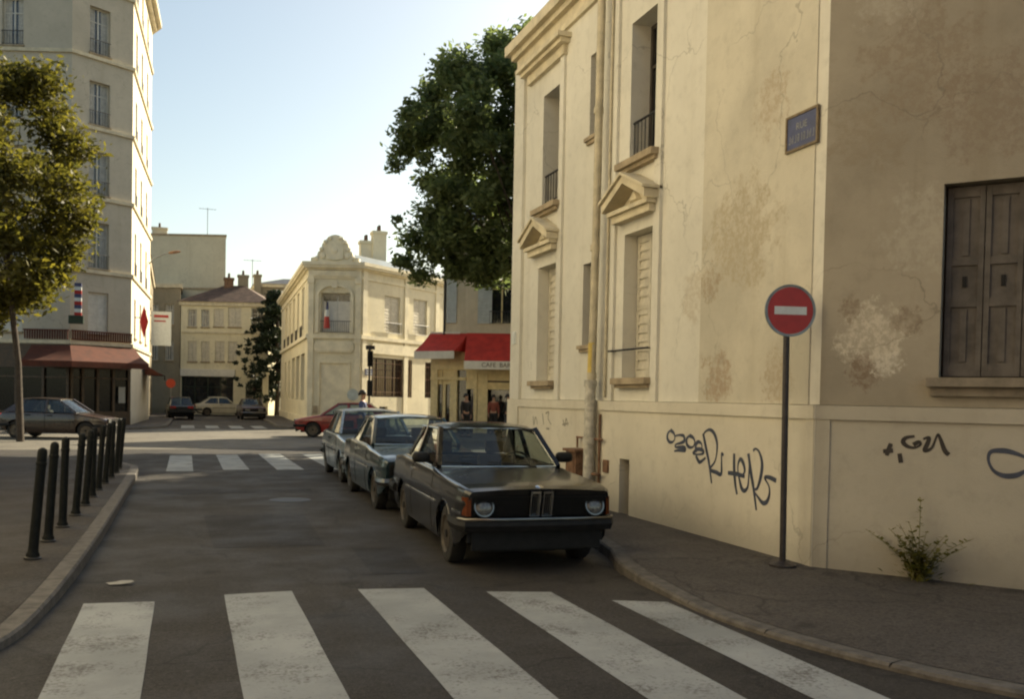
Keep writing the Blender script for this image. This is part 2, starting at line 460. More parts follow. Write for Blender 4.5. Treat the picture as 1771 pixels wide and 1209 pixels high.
def dropped(y0, y1, lo):
    def f(x, y):
        t = min(max((y - y0) / (y1 - y0), 0), 1); return lo + (.12 - lo) * t * t * (3 - 2 * t)
    return f
kr = smooth_line([(14, 1.2), (8.5, 1.6), (6.2, 2.5), (5.3, 3.3), (4.6, 4.1), (4.2, 4.95), (3.95, 6.0), (3.95, 7.0), (4.05, 8.2), (4.35, 9.2), (4.5, 11), (4.55, 19), (4.6, 21.5), (5.1, 23.3), (6.5, 24.6), (9, 25.2), (24, 26)])
pavement(kr, [(24, 16.5), (5.8, 16.5), (5.8, 7.4), (7.9, 4.8), (14, 4.8)], -1, dropped(6.3, 9.0, .045))
kl = smooth_line([(-14, 1.0), (-6, 2.2), (-3, 3.6), (-1.75, 5.2), (-1.15, 6.6), (-.98, 7.8), (-.9, 10), (-.88, 14), (-.9, 20.3), (-1.05, 21.5), (-1.6, 22.9), (-3.0, 24.0), (-6, 25), (-16, 28)])
pavement(kl, [(-16, 1.0)], 1, dropped(6.5, 9.5, .07), 'pavement_shaded')
kc = smooth_line([(24, 27.5), (15, 30.0), (10.8, 33.4), (9.3, 36.5), (8.9, 39.5), (9.3, 41.2), (10.6, 42.6), (17, 48)])
pavement(kc, [(24, 48)], -1)
kf = smooth_line([(24, 57.8), (14, 49.6), (9.4, 45.7), (7.6, 45.2), (5.2, 46.4), (4.4, 48.6), (4.5, 52), (5.1, 71)])
pavement(kf, [(8, 71), (24, 71)], -1)
kg = smooth_line([(-.6, 73), (-.72, 60), (-.78, 50), (-1.1, 46.2), (-2.6, 44.0), (-5.5, 42.7), (-9, 43.6), (-16, 46.5)])
pavement(kg, [(-16, 73)], -1)

def zebra(name, stripes, z=.004):
    m = MB()
    for x0, x1, ya0, ya1, yb0, yb1 in stripes:       # near edge ya, far edge yb at x0 / x1
        n = 10
        for i in range(n):
            a, b = i / n, (i + 1) / n
            j = lambda k: .002 * math.sin(17 * k + x0 * 9)
            m.quad((x0 + j(a), ya0 + (yb0 - ya0) * a, z), (x1 + j(a + .3), ya1 + (yb1 - ya1) * a, z),
                   (x1 + j(b + .3), ya1 + (yb1 - ya1) * b, z), (x0 + j(b), yb0 * b + ya0 * (1 - b), z))
    tag(m.build(name, M['paint_line']), kind='structure')
zebra('zebra_crossing', [(-.75, -.22, 3.6, 3.6, 8.03, 7.97), (.32, .88, 3.6, 3.6, 8.10, 8.12), (1.44, 2.01, 3.6, 3.6, 8.05, 7.96),
                         (2.50, 3.05, 3.6, 3.6, 7.68, 7.52), (3.43, 3.86, 3.6, 3.7, 7.08, 6.9)])
zebra('zebra_crossing', [(-.38, .17, 21.1, 21.05, 26.45, 26.45), (.80, 1.36, 21.4, 21.4, 26.6, 26.6), (1.95, 2.55, 21.3, 21.3, 27.0, 27.0), (3.15, 3.7, 21.3, 21.3, 27.0, 27.0)])
zebra('zebra_crossing', [(x, x + .62, 46.8, 46.8, 50.6, 50.6) for x in (-.2, .95, 2.1, 3.2)])

pm = asphalt('patched_asphalt', (.026, .023, .021), .3, (.07, .06, .055))
for pts in ([(.3, 10.6), (1.5, 10.5), (1.6, 13.4), (.25, 13.5)], [(-.5, 16.5), (2.1, 16.2), (2.15, 17.0), (-.45, 17.2)], [(1.7, 8.7), (2.2, 8.65), (2.3, 10.2), (1.75, 10.3)]):
    q = MB(); pp = smooth_line([(x + .02 * math.sin(9 * x + y), y, .003) for x, y in pts + pts[:1]], 5); q.poly([pts_ for pts_ in ([(x, y, .003) for x, y in pts])]); tag(q.build('road_patch', pm), kind='structure')
# manhole cover and gutter strip give the road its small marks
m = MB(); m.lathe([(.0, .0062), (.30, .0062), (.33, .004), (.33, .001)], 28, Matrix.Translation((1.6, 15.2, 0)))
tag(m.build('manhole_cover', M['iron'], smooth=40), 'round iron manhole cover in the road left of the parked dark cars', 'manhole cover')
m = MB(); r = random.Random(5)
m.add([(-.52 + .085 * math.cos(a) * (1 + .5 * r.random()), 8.75 + .05 * math.sin(a), .012 + .02 * r.random()) for a in [i * math.pi / 4 for i in range(8)]] + [(-.52, 8.75, .035)],
      [(i, (i + 1) % 8, 8) for i in range(8)])
tag(m.build('paper_scrap', M['paper']), 'small pale flat paper scrap on the road above the nearest crossing', 'litter')

# ------------------------------------------------------------------ building parts
def wall_panel(mb, L, z0, z1, ops, n=0.0, mi=0, u_start=0.0):
    us = sorted({u_start, L} | {o[0] for o in ops} | {o[1] for o in ops})
    zs = sorted({z0, z1} | {o[2] for o in ops} | {o[3] for o in ops})
    us = [u for u in us if u_start <= u <= L]; zs = [z for z in zs if z0 <= z <= z1]
    for i in range(len(us) - 1):
        for j in range(len(zs) - 1):
            cu, cz = (us[i] + us[i + 1]) / 2, (zs[j] + zs[j + 1]) / 2
            if any(o[0] < cu < o[1] and o[2] < cz < o[3] for o in ops): continue
            mb.quad((us[i], n, zs[j]), (us[i + 1], n, zs[j]), (us[i + 1], n, zs[j + 1]), (us[i], n, zs[j + 1]), mi)
    for o in ops:
        a, b, c, d = o[:4]; e = n - (o[4] if len(o) > 4 else .2)
        mb.quad((a, n, c), (a, n, d), (a, e, d), (a, e, c), mi)
        mb.quad((b, n, c), (b, e, c), (b, e, d), (b, n, d), mi)
        mb.quad((a, n, d), (b, n, d), (b, e, d), (a, e, d), mi)
        mb.quad((a, n, c), (a, e, c), (b, e, c), (b, n, c), mi)

def louvre(mb, u0, u1, z0, z1, n, t=.035, slats=0, panels=True):
    b = min(.07, (u1 - u0) * .18)
    mb.box(u0, u1, n - t, n - t * .35, z0, z1)
    for a, c in ((u0, u0 + b), (u1 - b, u1)): mb.box(a, c, n - t * .35 + .001, n + .004, z0, z1)
    for a, c in ((z0, z0 + b * 1.4), ((z0 + z1) / 2 - b * .6, (z0 + z1) / 2 + b * .6), (z1 - b * 1.4, z1)):
        mb.box(u0 + b, u1 - b, n - t * .35 + .001, n + .002, a, c)
    for k in range(slats):
        z = z0 + b * 1.5 + (z1 - z0 - b * 3) * (k + .5) / slats
        h = (z1 - z0) / slats * .35
        mb.quad((u0 + b, n - t * .3, z + h), (u1 - b, n - t * .3, z + h), (u1 - b, n + .004, z - h), (u0 + b, n + .004, z - h))

def window(root, F, u0, u1, z0, z1, depth, n=0.0, kind='glass', fm='frame_white', sm='shutter', sill=None, rail=None, slats=0, bars=1, transom=True, curtain=False, sillm='stone_sill'):
    e = n - depth
    w = MB(F); fw = .055
    w.box(u0, u0 + fw, e, e + .05, z0, z1); w.box(u1 - fw, u1, e, e + .05, z0, z1)
    w.box(u0 + fw, u1 - fw, e, e + .05, z0, z0 + fw); w.box(u0 + fw, u1 - fw, e, e + .05, z1 - fw, z1)
    for k in range(bars):
        c = u0 + (u1 - u0) * (k + 1) / (bars + 1); w.box(c - .035, c + .035, e + .002, e + .045, z0 + fw, z1 - fw)
    if transom:
        c = z0 + (z1 - z0) * .7; w.box(u0 + fw, u1 - fw, e + .004, e + .040, c - .02, c + .02)
    wo = w.build('window', M[fm], root)
    p = MB(F); p.quad((u0 + .01, e + .012, z0 + .01), (u1 - .01, e + .012, z0 + .01), (u1 - .01, e + .012, z1 - .01), (u0 + .01, e + .012, z1 - .01))
    p.build('pane', M['glass'], wo)
    if curtain:
        c = MB(F); d = (u1 - u0) * .36
        for a, b in ((u0 + .04, u0 + d), (u1 - d, u1 - .04)):
            k = 6
            for i in range(k):
                x0, x1 = a + (b - a) * i / k, a + (b - a) * (i + 1) / k
                y0, y1 = e + .016 + .012 * (i % 2), e + .016 + .012 * ((i + 1) % 2)
                c.quad((x0, y0, z0 + .06), (x1, y1, z0 + .06), (x1, y1, z1 - .06), (x0, y0, z1 - .06))
        c.build('curtain', M['curtain'], wo)
    if kind == 'closed':
        mid = (u0 + u1) / 2
        for a, b in ((u0 + .012, mid - .006), (mid + .006, u1 - .012)):
            s = MB(F); louvre(s, a, b, z0 + .012, z1 - .012, e + .13, .04, slats); s.build('shutter', M[sm], wo)
    if kind == 'open':
        wd = (u1 - u0) / 2
        for a, b in ((u0 - wd - .02, u0 - .02), (u1 + .02, u1 + wd + .02)):
            s = MB(F); louvre(s, a, b, z0, z1, n + .055, .045, slats); s.build('shutter', M[sm], wo)
    if sill:
        s = MB(F); s.box(u0 - sill[0], u1 + sill[0], n - depth + .05, n + sill[1], z0 - sill[2], z0 - .002)
        s.box(u0 - sill[0] + .03, u1 + sill[0] - .03, n + .002, n + sill[1] * .6, z0 - sill[2] - .05, z0 - sill[2] - .001)
        s.build('sill', M[sillm], wo)
    if rail:
        r0, r1, rn = rail; s = MB(F)
        s.tube([(u0 - .01, n + rn, r1), (u1 + .01, n + rn, r1)], .018, 6); s.tube([(u0 - .01, n + rn, r0), (u1 + .01, n + rn, r0)], .012, 6)
        k = max(3, int((u1 - u0) / .11))
        for i in range(k + 1):
            u = u0 + .02 + (u1 - u0 - .04) * i / k
            s.tube([(u, n + rn, r0), (u, n + rn, r1)], .008, 5)
        s.build('railing', M['iron'], wo)
    return wo

def slab(root, name, poly, off, z0, z1, mat, obj=True):
    m = MB(); m.prism(offset(poly, off), z0, z1); return m.build(name, M[mat], root)

def pediment(root, F, u0, u1, zb, za, n):
    p = MB(F); c = (u0 + u1) / 2; t = .11; d = n
    p.box(u0 - .02, u1 + .02, .002, d * .7, zb, zb + .10)
    p.box(u0 - .06, u1 + .06, .002, d, zb + .101, zb + .16)
    for sgn in (-1, 1):
        ue = c + sgn * ((u1 - u0) / 2 + .10)
        a = [(ue, .003, zb + .161), (c, .003, za), (c, .003, za + t), (ue, .003, zb + .161 + t)]
        b = [(x, d + .06, z) for x, _, z in a]
        p.loft([a, b])
        a2 = [(ue + sgn * .03, .003, zb + .163 + t), (c, .003, za + t + .002), (c, .003, za + t + .04), (ue + sgn * .03, .003, zb + .203 + t)]
        p.loft([a2, [(x, d + .10, z) for x, _, z in a2]])
    p.add([(u0, .03, zb + .165), (u1, .03, zb + .165), (c, .03, za)], [(0, 1, 2)])
    k = .45
    zc = zb + .17
    p.loft([[(c - .17, .032, zc + .05), (c + .17, .032, zc + .05), (c, .032, zc + .05 + .2)], [(c - .11, .09, zc + .08), (c + .11, .09, zc + .08), (c, .09, zc + .08 + .13)]])
    return p.build('pediment', M['stone'], root)

def catmull(pts, k=5): return smooth_line(pts, k)

def strokes(root, name, F, lines, n, w, mat, jitter=.0, label=None):
    m = MB(F)
    for ln in lines:
        pts = catmull([tuple(p) for p in ln], 6)
        L, R = [], []
        for i, p in enumerate(pts):
            a, b = Vector(pts[max(i - 1, 0)]), Vector(pts[min(i + 1, len(pts) - 1)])
            d = (b - a)
            if d.length < 1e-6: d = Vector((1, 0))
            d.normalize(); q = Vector((-d.y, d.x)); ww = w * (.85 + .3 * math.sin(i * .21 + len(pts)))
            L.append(Vector(p) + q * ww / 2); R.append(Vector(p) - q * ww / 2)
        off = n + random.uniform(0, .0012)
        for i in range(len(pts) - 1):
            m.quad((L[i].x, off, L[i].y), (R[i].x, off, R[i].y), (R[i + 1].x, off, R[i + 1].y), (L[i + 1].x, off, L[i + 1].y))
    o = m.build(name, M[mat], root)
    if label: o["label"] = label
    return o

_deps = []
def text_mesh(name, body, size, mat, Mx, parent=None, depth=.002):
    cu = bpy.data.curves.new(name, 'FONT'); cu.body = body; cu.size = size; cu.align_x = 'CENTER'; cu.align_y = 'CENTER'; cu.extrude = depth
    t = bpy.data.objects.new(name + '_src', cu); COL.objects.link(t)
    dg = bpy.context.evaluated_depsgraph_get()
    me = bpy.data.meshes.new_from_object(t.evaluated_get(dg))
    bpy.data.objects.remove(t); bpy.data.curves.remove(cu)
    mm = Mx if parent is None else wm(parent).inverted() @ Mx
    me.transform(mm); me.materials.clear(); me.materials.append(M[mat])
    o = bpy.data.objects.new(name, me); COL.objects.link(o)
    if parent: o.parent = parent
    return o

def face_frame(F, u, n, z):      # text lying on a wall: x towards the reader's right (-u), y up
    return F @ Matrix(((-1, 0, 0, u), (0, 0, 1, n), (0, 1, 0, z), (0, 0, 0, 1)))

# ------------------------------------------------------------------ corner house on the right
RP = [(20, 4.89), (7.97, 4.89), (5.82, 7.5), (5.82, 16.45), (20, 16.45)]
house = thing('corner_house', 'cream two storey corner house with pedimented windows and graffiti on its plinth', 'house', (5.82, 7.5, .12))
F1, L1 = frame((5.82, 7.5), (5.82, 16.45))
F2, L2 = frame((7.97, 4.89), (5.82, 7.5))
F0, L0 = frame((20, 4.89), (7.97, 4.89))
FR, LR = frame((5.82, 16.45), (20, 16.45))
w1 = [(3.50, 4.36, 2.02, 4.04, .34), (3.48, 4.26, 5.02, 6.96, .34), (5.43, 5.78, 2.55, 3.81, .22), (5.32, 5.66, 5.73, 6.99, .22), (6.93, 7.75, 2.02, 4.0, .34), (6.88, 7.64, 5.0, 6.96, .34)]
m = MB(F1); wall_panel(m, L1, 1.70, 8.0, w1); m.build('wall', M['right_wall'], house)
WU0, WU1 = L2 - 2.34, L2 - 1.05
w2 = [(WU0, WU1, 1.97, 3.73, .26), (WU0 + .05, WU1 - .05, 5.6, 7.3, .3)]
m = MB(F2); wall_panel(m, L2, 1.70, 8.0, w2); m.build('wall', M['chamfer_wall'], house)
m = MB(F0); wall_panel(m, L0, 0, 8.0, []); m.M = FR; wall_panel(m, LR, 0, 8.0, [])
m.M = frame((20, 16.45), (20, 4.89))[0]; wall_panel(m, 11.56, 0, 8.0, []); m.build('wall', M['right_wall'], house)
# plinth
m = MB(F1)
PV = [(3.93, 4.24, .10, .89, .30)]
wall_panel(m, 4.94, -.02, 1.56, PV, .06, u_start=-.03); wall_panel(m, L1 + .06, -.02, 1.56, [], .06, u_start=5.16)
m.box(-.04, 4.94, .0, .085, 1.56, 1.695); m.box(5.16, L1 + .085, .0, .085, 1.56, 1.695)
m.box(-.035, .10, .06, .075, .0, 1.56)
m.quad((4.94, .06, -.02), (4.94, .0, -.02), (4.94, .0, 1.56), (4.94, .06, 1.56)); m.quad((5.16, 0, -.02), (5.16, .06, -.02), (5.16, .06, 1.56), (5.16, 0, 1.56))
m.quad((4.94, .002, -.02), (5.16, .002, -.02), (5.16, .002, 1.7), (4.94, .002, 1.7))
m.box(8.45, L1 + .075, .06, .09, 0, 1.56)
m.build('plinth', M['plinth'], house)
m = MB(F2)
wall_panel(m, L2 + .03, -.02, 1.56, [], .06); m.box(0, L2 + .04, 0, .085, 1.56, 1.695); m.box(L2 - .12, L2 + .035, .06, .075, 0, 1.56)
m.build('plinth', M['plinth_shaded'], house)
m = MB(F1); m.quad((3.93, -.23, .10), (4.24, -.23, .10), (4.24, -.23, .89), (3.93, -.23, .89)); m.build('cellar_vent', M['frame_dark'], house)
# strips, corner pilaster, repaired plaster patch
m = MB(F1)
for a, b in ((3.27, 3.44), (6.63, 6.80), (4.60, 4.72)): m.box(a, b, 0, .045, 1.70, 7.74)
m.box(8.50, L1 + .03, 0, .06, 1.70, 7.74)
m.build('pilaster', M['right_wall'], house)
m = MB(F1); m.box(.16, 2.24, 0, .014, 1.70, 7.74)
m.build('plaster_patch', plaster('plaster_patch', (.62, .575, .47), .74, .35, blotches=[
    (5.8, 8.9, 3.55, 1.0, (.40, .34, .24), .75), (5.8, 9.3, 2.0, .5, (.34, .25, .17), .75), (5.8, 8.4, 4.9, .5, (.38, .30, .21), .6), (5.8, 9.55, 3.1, .35, (.33, .26, .18), .7), (5.8, 8.2, 2.0, .4, (.36, .28, .19), .6)]), house)
# cornice
m = MB()
for o_, a, b in ((.06, 7.74, 7.84), (.03, 7.84, 8.02), (.12, 8.02, 8.12), (.22, 8.12, 8.30)):
    m.prism(offset(RP, o_), a, b - .0005)
m.build('cornice', M['stone'], house)
m = MB(F1); m.box(6.5, 8.42, .0, .17, 7.50, 7.57); m.box(6.44, 8.46, 0, .24, 7.571, 7.64); m.box(6.6, 8.3, 0, .08, 7.34, 7.499); m.build('window_hood', M['stone'], house)
rings = [[(x, y, z) for x, y in offset(RP, d)] for d, z in ((.15, 8.30), (-.05, 8.42), (-3.3, 10.2))]
m = MB(); m.loft(rings); m.build('roof', M['slate'], house)
# windows
for (u0, u1, z0, z1, d) in w1:
    if u1 - u0 < .5:
        window(house, F1, u0, u1, z0, z1, d, fm='frame_dark', sill=(.06, .07, .06), bars=0, transom=False)
    elif z0 < 3:
        window(house, F1, u0, u1, z0, z1, d, kind='closed', fm='frame_dark', sill=(.09, .14, .09), slats=14)
    else:
        window(house, F1, u0, u1, z0, z1, d, fm='frame_dark', sm='shutter', sill=(.16, .16, .09), rail=(5.12, 5.58, -.06))
for (u0, u1) in ((3.40, 4.50), (6.83, 7.93)): pediment(house, F1, u0, u1, 4.20, 4.66, .20)
m = MB(F1); m.tube([(3.42, .09, 2.41), (4.62, .09, 2.41)], .016, 6)
for u in (3.46, 4.56): m.tube([(u, .0, 2.41), (u, .09, 2.41)], .012, 6)
m.build('window_bar', M['iron'], house)
cwin = window(house, F2, WU0, WU1, 1.97, 3.73, .26, fm='frame_dark')
for k in range(4):
    m = MB(F2); a = WU0 + .015 + (WU1 - WU0 - .03) * k / 4; b = a + (WU1 - WU0 - .03) / 4 - .008
    m.box(a, b, -.17, -.15, 1.985, 3.715)
    for x0, x1 in ((a, a + .045), (b - .045, b)): m.box(x0, x1, -.149, -.128, 1.985, 3.715)
    for z0, z1 in ((1.985, 2.10), (2.62, 2.70), (3.0, 3.07), (3.62, 3.715)): m.box(a + .0455, b - .0455, -.149, -.130, z0, z1)
    m.box((a + b) / 2 - .028, (a + b) / 2 + .028, -.149, -.136, 2.12, 2.60); m.box((a + b) / 2 - .028, (a + b) / 2 + .028, -.149, -.136, 3.09, 3.60)
    m.build('shutter', M['shutter_brown'], cwin)
    m = MB(F2)
    m.box((a + b) / 2 - .018, (a + b) / 2 + .018, -.1485, -.138, 2.80, 2.90)
    m.build('shutter_slot', M['black_plastic'], cwin)
m = MB(F2); m.box(WU0 - .12, WU1 + .09, .0, .13, 1.885, 1.965); m.box(WU0 - .09, WU1 + .06, 0, .06, 1.80, 1.8835); m.build('window_ledge', plain('dark_sill', (.22, .185, .14), .9, .25, 4, bump=.3, obj=False), house)  # sill stone in a darker colour for this ledge
window(house, F2, WU0 + .05, WU1 - .05, 5.6, 7.3, .3, fm='frame_dark')
# drainpipe
m = MB(F1)
m.tube([(5.03, .16, 2.0), (4.98, .16, 4.2), (4.95, .16, 7.95)], .060, 12)
for z in (2.02, 3.9, 5.9): m.tube([(5.03 - (z - 2) * .013, .16, z), (5.03 - (z - 2) * .013, .16, z + .09)], .073, 12)
m.tube([(4.80, .05, 1.75), (4.78, .05, 7.9)], .025, 8)
dp = m.build('drainpipe', M['pipe'], house, smooth=50)
m = MB(F1); m.tube([(5.06, .17, .05), (5.04, .17, 2.0)], .080, 14)
for z in (.30, 1.05, 1.9): m.tube([(5.05, .17, z), (5.05, .17, z + .10)], .096, 14)
m.build('pipe_base', M['pipe_iron'], dp, smooth=50)
m = MB(F1); m.tube([(5.035, .162, 2.02), (5.022, .162, 2.55)], .064, 12); m.build('yellow_paint', M['yellow'], dp, smooth=50)
m = MB(F1)
m.box(5.24, 5.62, .06, .30, .42, .92); m.box(5.20, 5.66, .055, .34, .92, .96); m.box(5.30, 5.56, .30, .31, .5, .84)
m.tube([(5.42, .28, .42), (5.42, .28, .05)], .03, 8)
m.tube([(4.70, .12, 1.13), (5.62, .12, 1.13)], .018, 6); m.tube([(5.6, .12, 1.13), (5.6, .12, .97)], .018, 6); m.tube([(4.72, .14, .62), (5.3, .14, .60)], .022, 6); m.tube([(4.86, .09, .05), (4.86, .09, 1.5)], .02, 6)
m.build('meter_box', M['rust'], house)
m = MB(F1); m.box(4.58, 4.74, .06, .09, .66, .84); m.build('plaque', M['rust'], house)
m = MB(F1); m.box(8.66, 8.86, .06, .08, 2.72, 2.95); m.box(8.69, 8.83, .08, .086, 2.76, 2.91); m.build('house_number_plate', M['sign_white'], house)
GA = [[(2.808, 1.341), (2.873, 1.299), (2.884, 1.238), (2.827, 1.194), (2.747, 1.198), (2.697, 1.24), (2.713, 1.299), (2.781, 1.335), (2.808, 1.341)], [(2.698, 1.273), (2.582, 1.291), (2.479, 1.283), (2.464, 1.225), (2.551, 1.195), (2.667, 1.17), (2.665, 1.137), (2.472, 1.148), (2.445, 1.111), (2.599, 1.101), (2.702, 1.085)], [(2.341, 1.295), (2.402, 1.254), (2.399, 1.19), (2.335, 1.155), (2.249, 1.166), (2.215, 1.225), (2.254, 1.274), (2.341, 1.295)], [(2.258, 1.084), (2.151, 1.14), (2.032, 1.135), (2.018, 1.098), (2.148, 1.078), (2.245, 1.084)], [(2.173, 1.101), (2.189, 1.189), (2.131, 1.229), (2.059, 1.208), (2.044, 1.147)], [(2.184, 1.063), (2.121, 1.004), (2.073, 0.995), (1.958, 1.053)], [(2.029, 1.334), (1.963, 1.176), (1.886, 0.996), (1.818, 0.763)], [(2.04, 1.308), (1.972, 1.361), (1.881, 1.383), (1.788, 1.344), (1.727, 1.25), (1.722, 1.129), (1.762, 1.017), (1.859, 0.925), (1.722, 0.899), (1.622, 0.889), (1.617, 1.016), (1.622, 1.123), (1.582, 1.102)], [(1.366, 1.139), (1.358, 0.964), (1.33, 0.802), (1.293, 0.689)], [(1.482, 0.913), (1.314, 0.915), (1.15, 0.9)], [(1.294, 0.922), (1.191, 0.919), (1.153, 0.968), (1.187, 1.047), (1.239, 1.083), (1.278, 1.04), (1.285, 0.958), (1.249, 0.856), (1.204, 0.768), (1.143, 0.745), (1.085, 0.802), (1.072, 0.941), (1.067, 1.055), (1.091, 1.156)], [(1.08, 1.123), (1.032, 0.944), (0.976, 0.779), (0.917, 0.559)], [(1.004, 1.19), (0.956, 1.215), (0.887, 1.18), (0.835, 1.072), (0.848, 0.937), (0.909, 0.797), (0.975, 0.768), (0.885, 0.698), (0.807, 0.651), (0.733, 0.67), (0.69, 0.752), (0.703, 0.839), (0.781, 0.92), (0.688, 0.928), (0.578, 0.905)]]
GB = [[(2.509, 1.426), (2.582, 1.41), (2.606, 1.37), (2.568, 1.331), (2.506, 1.321), (2.458, 1.349), (2.471, 1.375), (2.519, 1.347)], [(2.436, 1.403), (2.388, 1.418), (2.398, 1.365), (2.42, 1.298), (2.361, 1.327), (2.317, 1.447), (2.292, 1.409), (2.253, 1.306), (2.217, 1.269)], [(2.711, 1.352), (2.728, 1.298), (2.746, 1.237)], [(2.778, 1.275), (2.691, 1.286)], [(2.634, 1.262), (2.619, 1.176)]]
GC = [[(1.57, 1.25), (1.631, 1.284), (1.726, 1.317), (1.804, 1.326), (1.883, 1.31), (1.898, 1.233), (1.855, 1.146), (1.776, 1.106), (1.687, 1.112), (1.622, 1.147), (1.558, 1.2)], [(1.652, 1.045), (1.596, 1.011), (1.542, 1.039)]]
GD = [[(7.694, 1.406), (7.655, 1.255), (7.571, 1.388), (7.473, 1.261)], [(7.247, 1.46), (7.178, 1.27)], [(7.102, 1.463), (6.961, 1.487), (6.983, 1.381), (6.837, 1.281)], [(7.059, 1.211), (6.917, 1.206)], [(6.33, 1.379), (6.247, 1.281), (6.201, 1.402), (6.118, 1.285)], [(6.352, 1.297), (6.095, 1.326)]]
strokes(house, 'graffiti', F1, GA[:8], .0625, .044, 'spray', label='first word of the dark blue spray tag')
strokes(house, 'graffiti', F1, GA[8:], .0625, .044, 'spray', label='second word of the dark blue spray tag beside the sign post')
strokes(house, 'graffiti', F2, GB[:2], .0625, .036, 'spray_black', label='small black smudged tag above the weed')
strokes(house, 'graffiti', F2, GB[2:4], .0625, .036, 'spray_black')
strokes(house, 'graffiti', F2, GB[4:], .0625, .036, 'spray_black')
strokes(house, 'graffiti', F2, GC[:1], .0625, .042, 'spray', label='dark blue looping tag')
strokes(house, 'graffiti', F1, GD[:4], .0625, .028, 'spray_faint', label='faded grey tag beyond the drainpipe')
strokes(house, 'graffiti', F1, GD[4:], .0625, .028, 'spray_faint')

# street name sign
sg = thing('street_sign', 'small blue street name plate high on the cream wall near its corner', 'street sign', (5.80, 7.86, 4.27))
m = MB(F1); m.box(.125, .59, .015, .032, 4.29, 4.61); m.build('plate', M['sign_blue'], sg, bevel=.004)
m = MB(F1)
for a, b, c, d in ((.10, .615, 4.61, 4.635), (.10, .615, 4.265, 4.29), (.10, .125, 4.29, 4.61), (.59, .615, 4.29, 4.61)): m.box(a, b, .014, .04, c, d)
m.build('border', plain('sign_border', (.17, .12, .06), .6, .3, 15), sg)
M['plate_white'] = plain('faded_plate_white', (.26, .26, .25), .5, .2, 30)
text_mesh('lettering', 'RUE', .10, 'plate_white', face_frame(F1, .357, .033, 4.50), sg)
m = MB(F1); rr = random.Random(3)
for k in range(9):                       # the second line cannot be read in the photograph
    u = .17 + .375 * k / 8
    m.box(u - .013, u - .005, .0325, .035, 4.345, 4.425)
    if k % 3 != 1: m.box(u - .004, u + .012, .0325, .035, 4.415 if k % 2 else 4.345, 4.425 if k % 2 else 4.355)
    if k % 2: m.box(u + .006, u + .013, .0325, .035, 4.345, 4.40)
m.build('lettering', M['plate_white'], sg)

# no entry sign
ne = thing('no_entry_sign', 'round red no entry sign with white bar on a dark post by the graffiti', 'road sign', (5.50, 7.58, .12))
m = MB(); m.tube([(5.50, 7.58, .12), (5.475, 7.58, 2.40), (5.475, 7.58, 2.74)], .031, 12); m.lathe([(.13, .0), (.13, .015), (.06, .03), (.035, .05)], 20, Matrix.Translation((5.50, 7.58, .121)))
m.build('post', M['pole_dark'], ne, smooth=40)
sa = Matrix.Translation((5.475, 7.535, 2.60)) @ Matrix.Scale(1.1, 4) @ Matrix.Rotation(RAD(-14), 4, 'Z') @ Matrix.Rotation(RAD(90), 4, 'X')
m = MB(sa); m.lathe([(.0, 0), (.205, 0), (.205, .012), (0, .012)], 48); m.build('disc', M['sign_red'], ne, smooth=40)
m = MB(sa); m.lathe([(.207, -.006), (.228, -.008), (.228, .016), (.207, .014), (.207, -.006)], 48, caps=False); m.build('rim', M['sign_back'], ne, smooth=40)
m = MB(sa); m.box(-.145, .145, -.035, .035, .0125, .0145); m.build('bar', M['sign_white'], ne)

# weed at the foot of the wall
def weed(cx, cy, cz):
    root = thing('weed', 'tall green weed growing where pavement meets the house wall', 'weed', (cx, cy, cz))
    st, lf = MB(), MB(); r = random.Random(11)
    for k in range(20):
        ang = r.uniform(-.2, math.pi + .2); h = r.uniform(.32, .60); lean = r.uniform(.25, .95)
        if k == 0: h, lean = .76, .05
        d = Vector((math.cos(ang) * .772 * 0 + .636 * math.cos(ang) - .772 * abs(math.sin(ang)) * .5, -.772 * math.cos(ang) - .636 * abs(math.sin(ang)) * .5, 0))
        b = Vector((cx + r.uniform(-.06, .06), cy + r.uniform(-.06, .06), cz))
        pts = [b + d * lean * h * (t ** 1.4) + Vector((0, 0, h * (t - .18 * lean * t * t))) for t in (0, .25, .5, .75, 1)]
        st.tube(pts, [.006, .005, .004, .003, .002], 5)
        for i in range(26 if k else 40):
            t = r.uniform(.12, 1); p = pts[0].lerp(pts[-1], t); q = pts[min(3, int(t * 4))].lerp(pts[min(4, int(t * 4) + 1)], t * 4 - min(3, int(t * 4)))
            a = r.uniform(0, 6.28); l = r.uniform(.035, .10) * (1.2 - .6 * t); w = l * .34
            v = Vector((math.cos(a), math.sin(a), r.uniform(-.2, .7))).normalized(); s_ = v.cross(Vector((0, 0, 1))).normalized()
            lf.add([q, q + v * l * .5 + s_ * w, q + v * l, q + v * l * .5 - s_ * w], [(0, 1, 2, 3)])
    for i in range(160):
        a = r.uniform(0, 6.28); d_ = abs(r.gauss(0, .13)); q = Vector((cx + d_ * math.cos(a), cy + d_ * math.sin(a), cz + r.uniform(0, .13)))
        if (q.x - 7.97) * -.772 + (q.y - 4.89) * -.636 < .09: continue
        l = r.uniform(.04, .09); v = Vector((math.cos(a), math.sin(a), r.uniform(.2, 1))).normalized(); s_ = v.cross(Vector((0, 0, 1))).normalized()
        lf.add([q, q + v * l * .5 + s_ * l * .25, q + v * l, q + v * l * .5 - s_ * l * .25], [(0, 1, 2, 3)])
    st.build('stem', plain('weed_stem', (.16, .15, .05), .8, .2, 9), root); lf.build('foliage', leafmat('weed_leaf', (.10, .11, .025), (.20, .17, .05), .3), root)
weed(6.29, 6.65, .12)

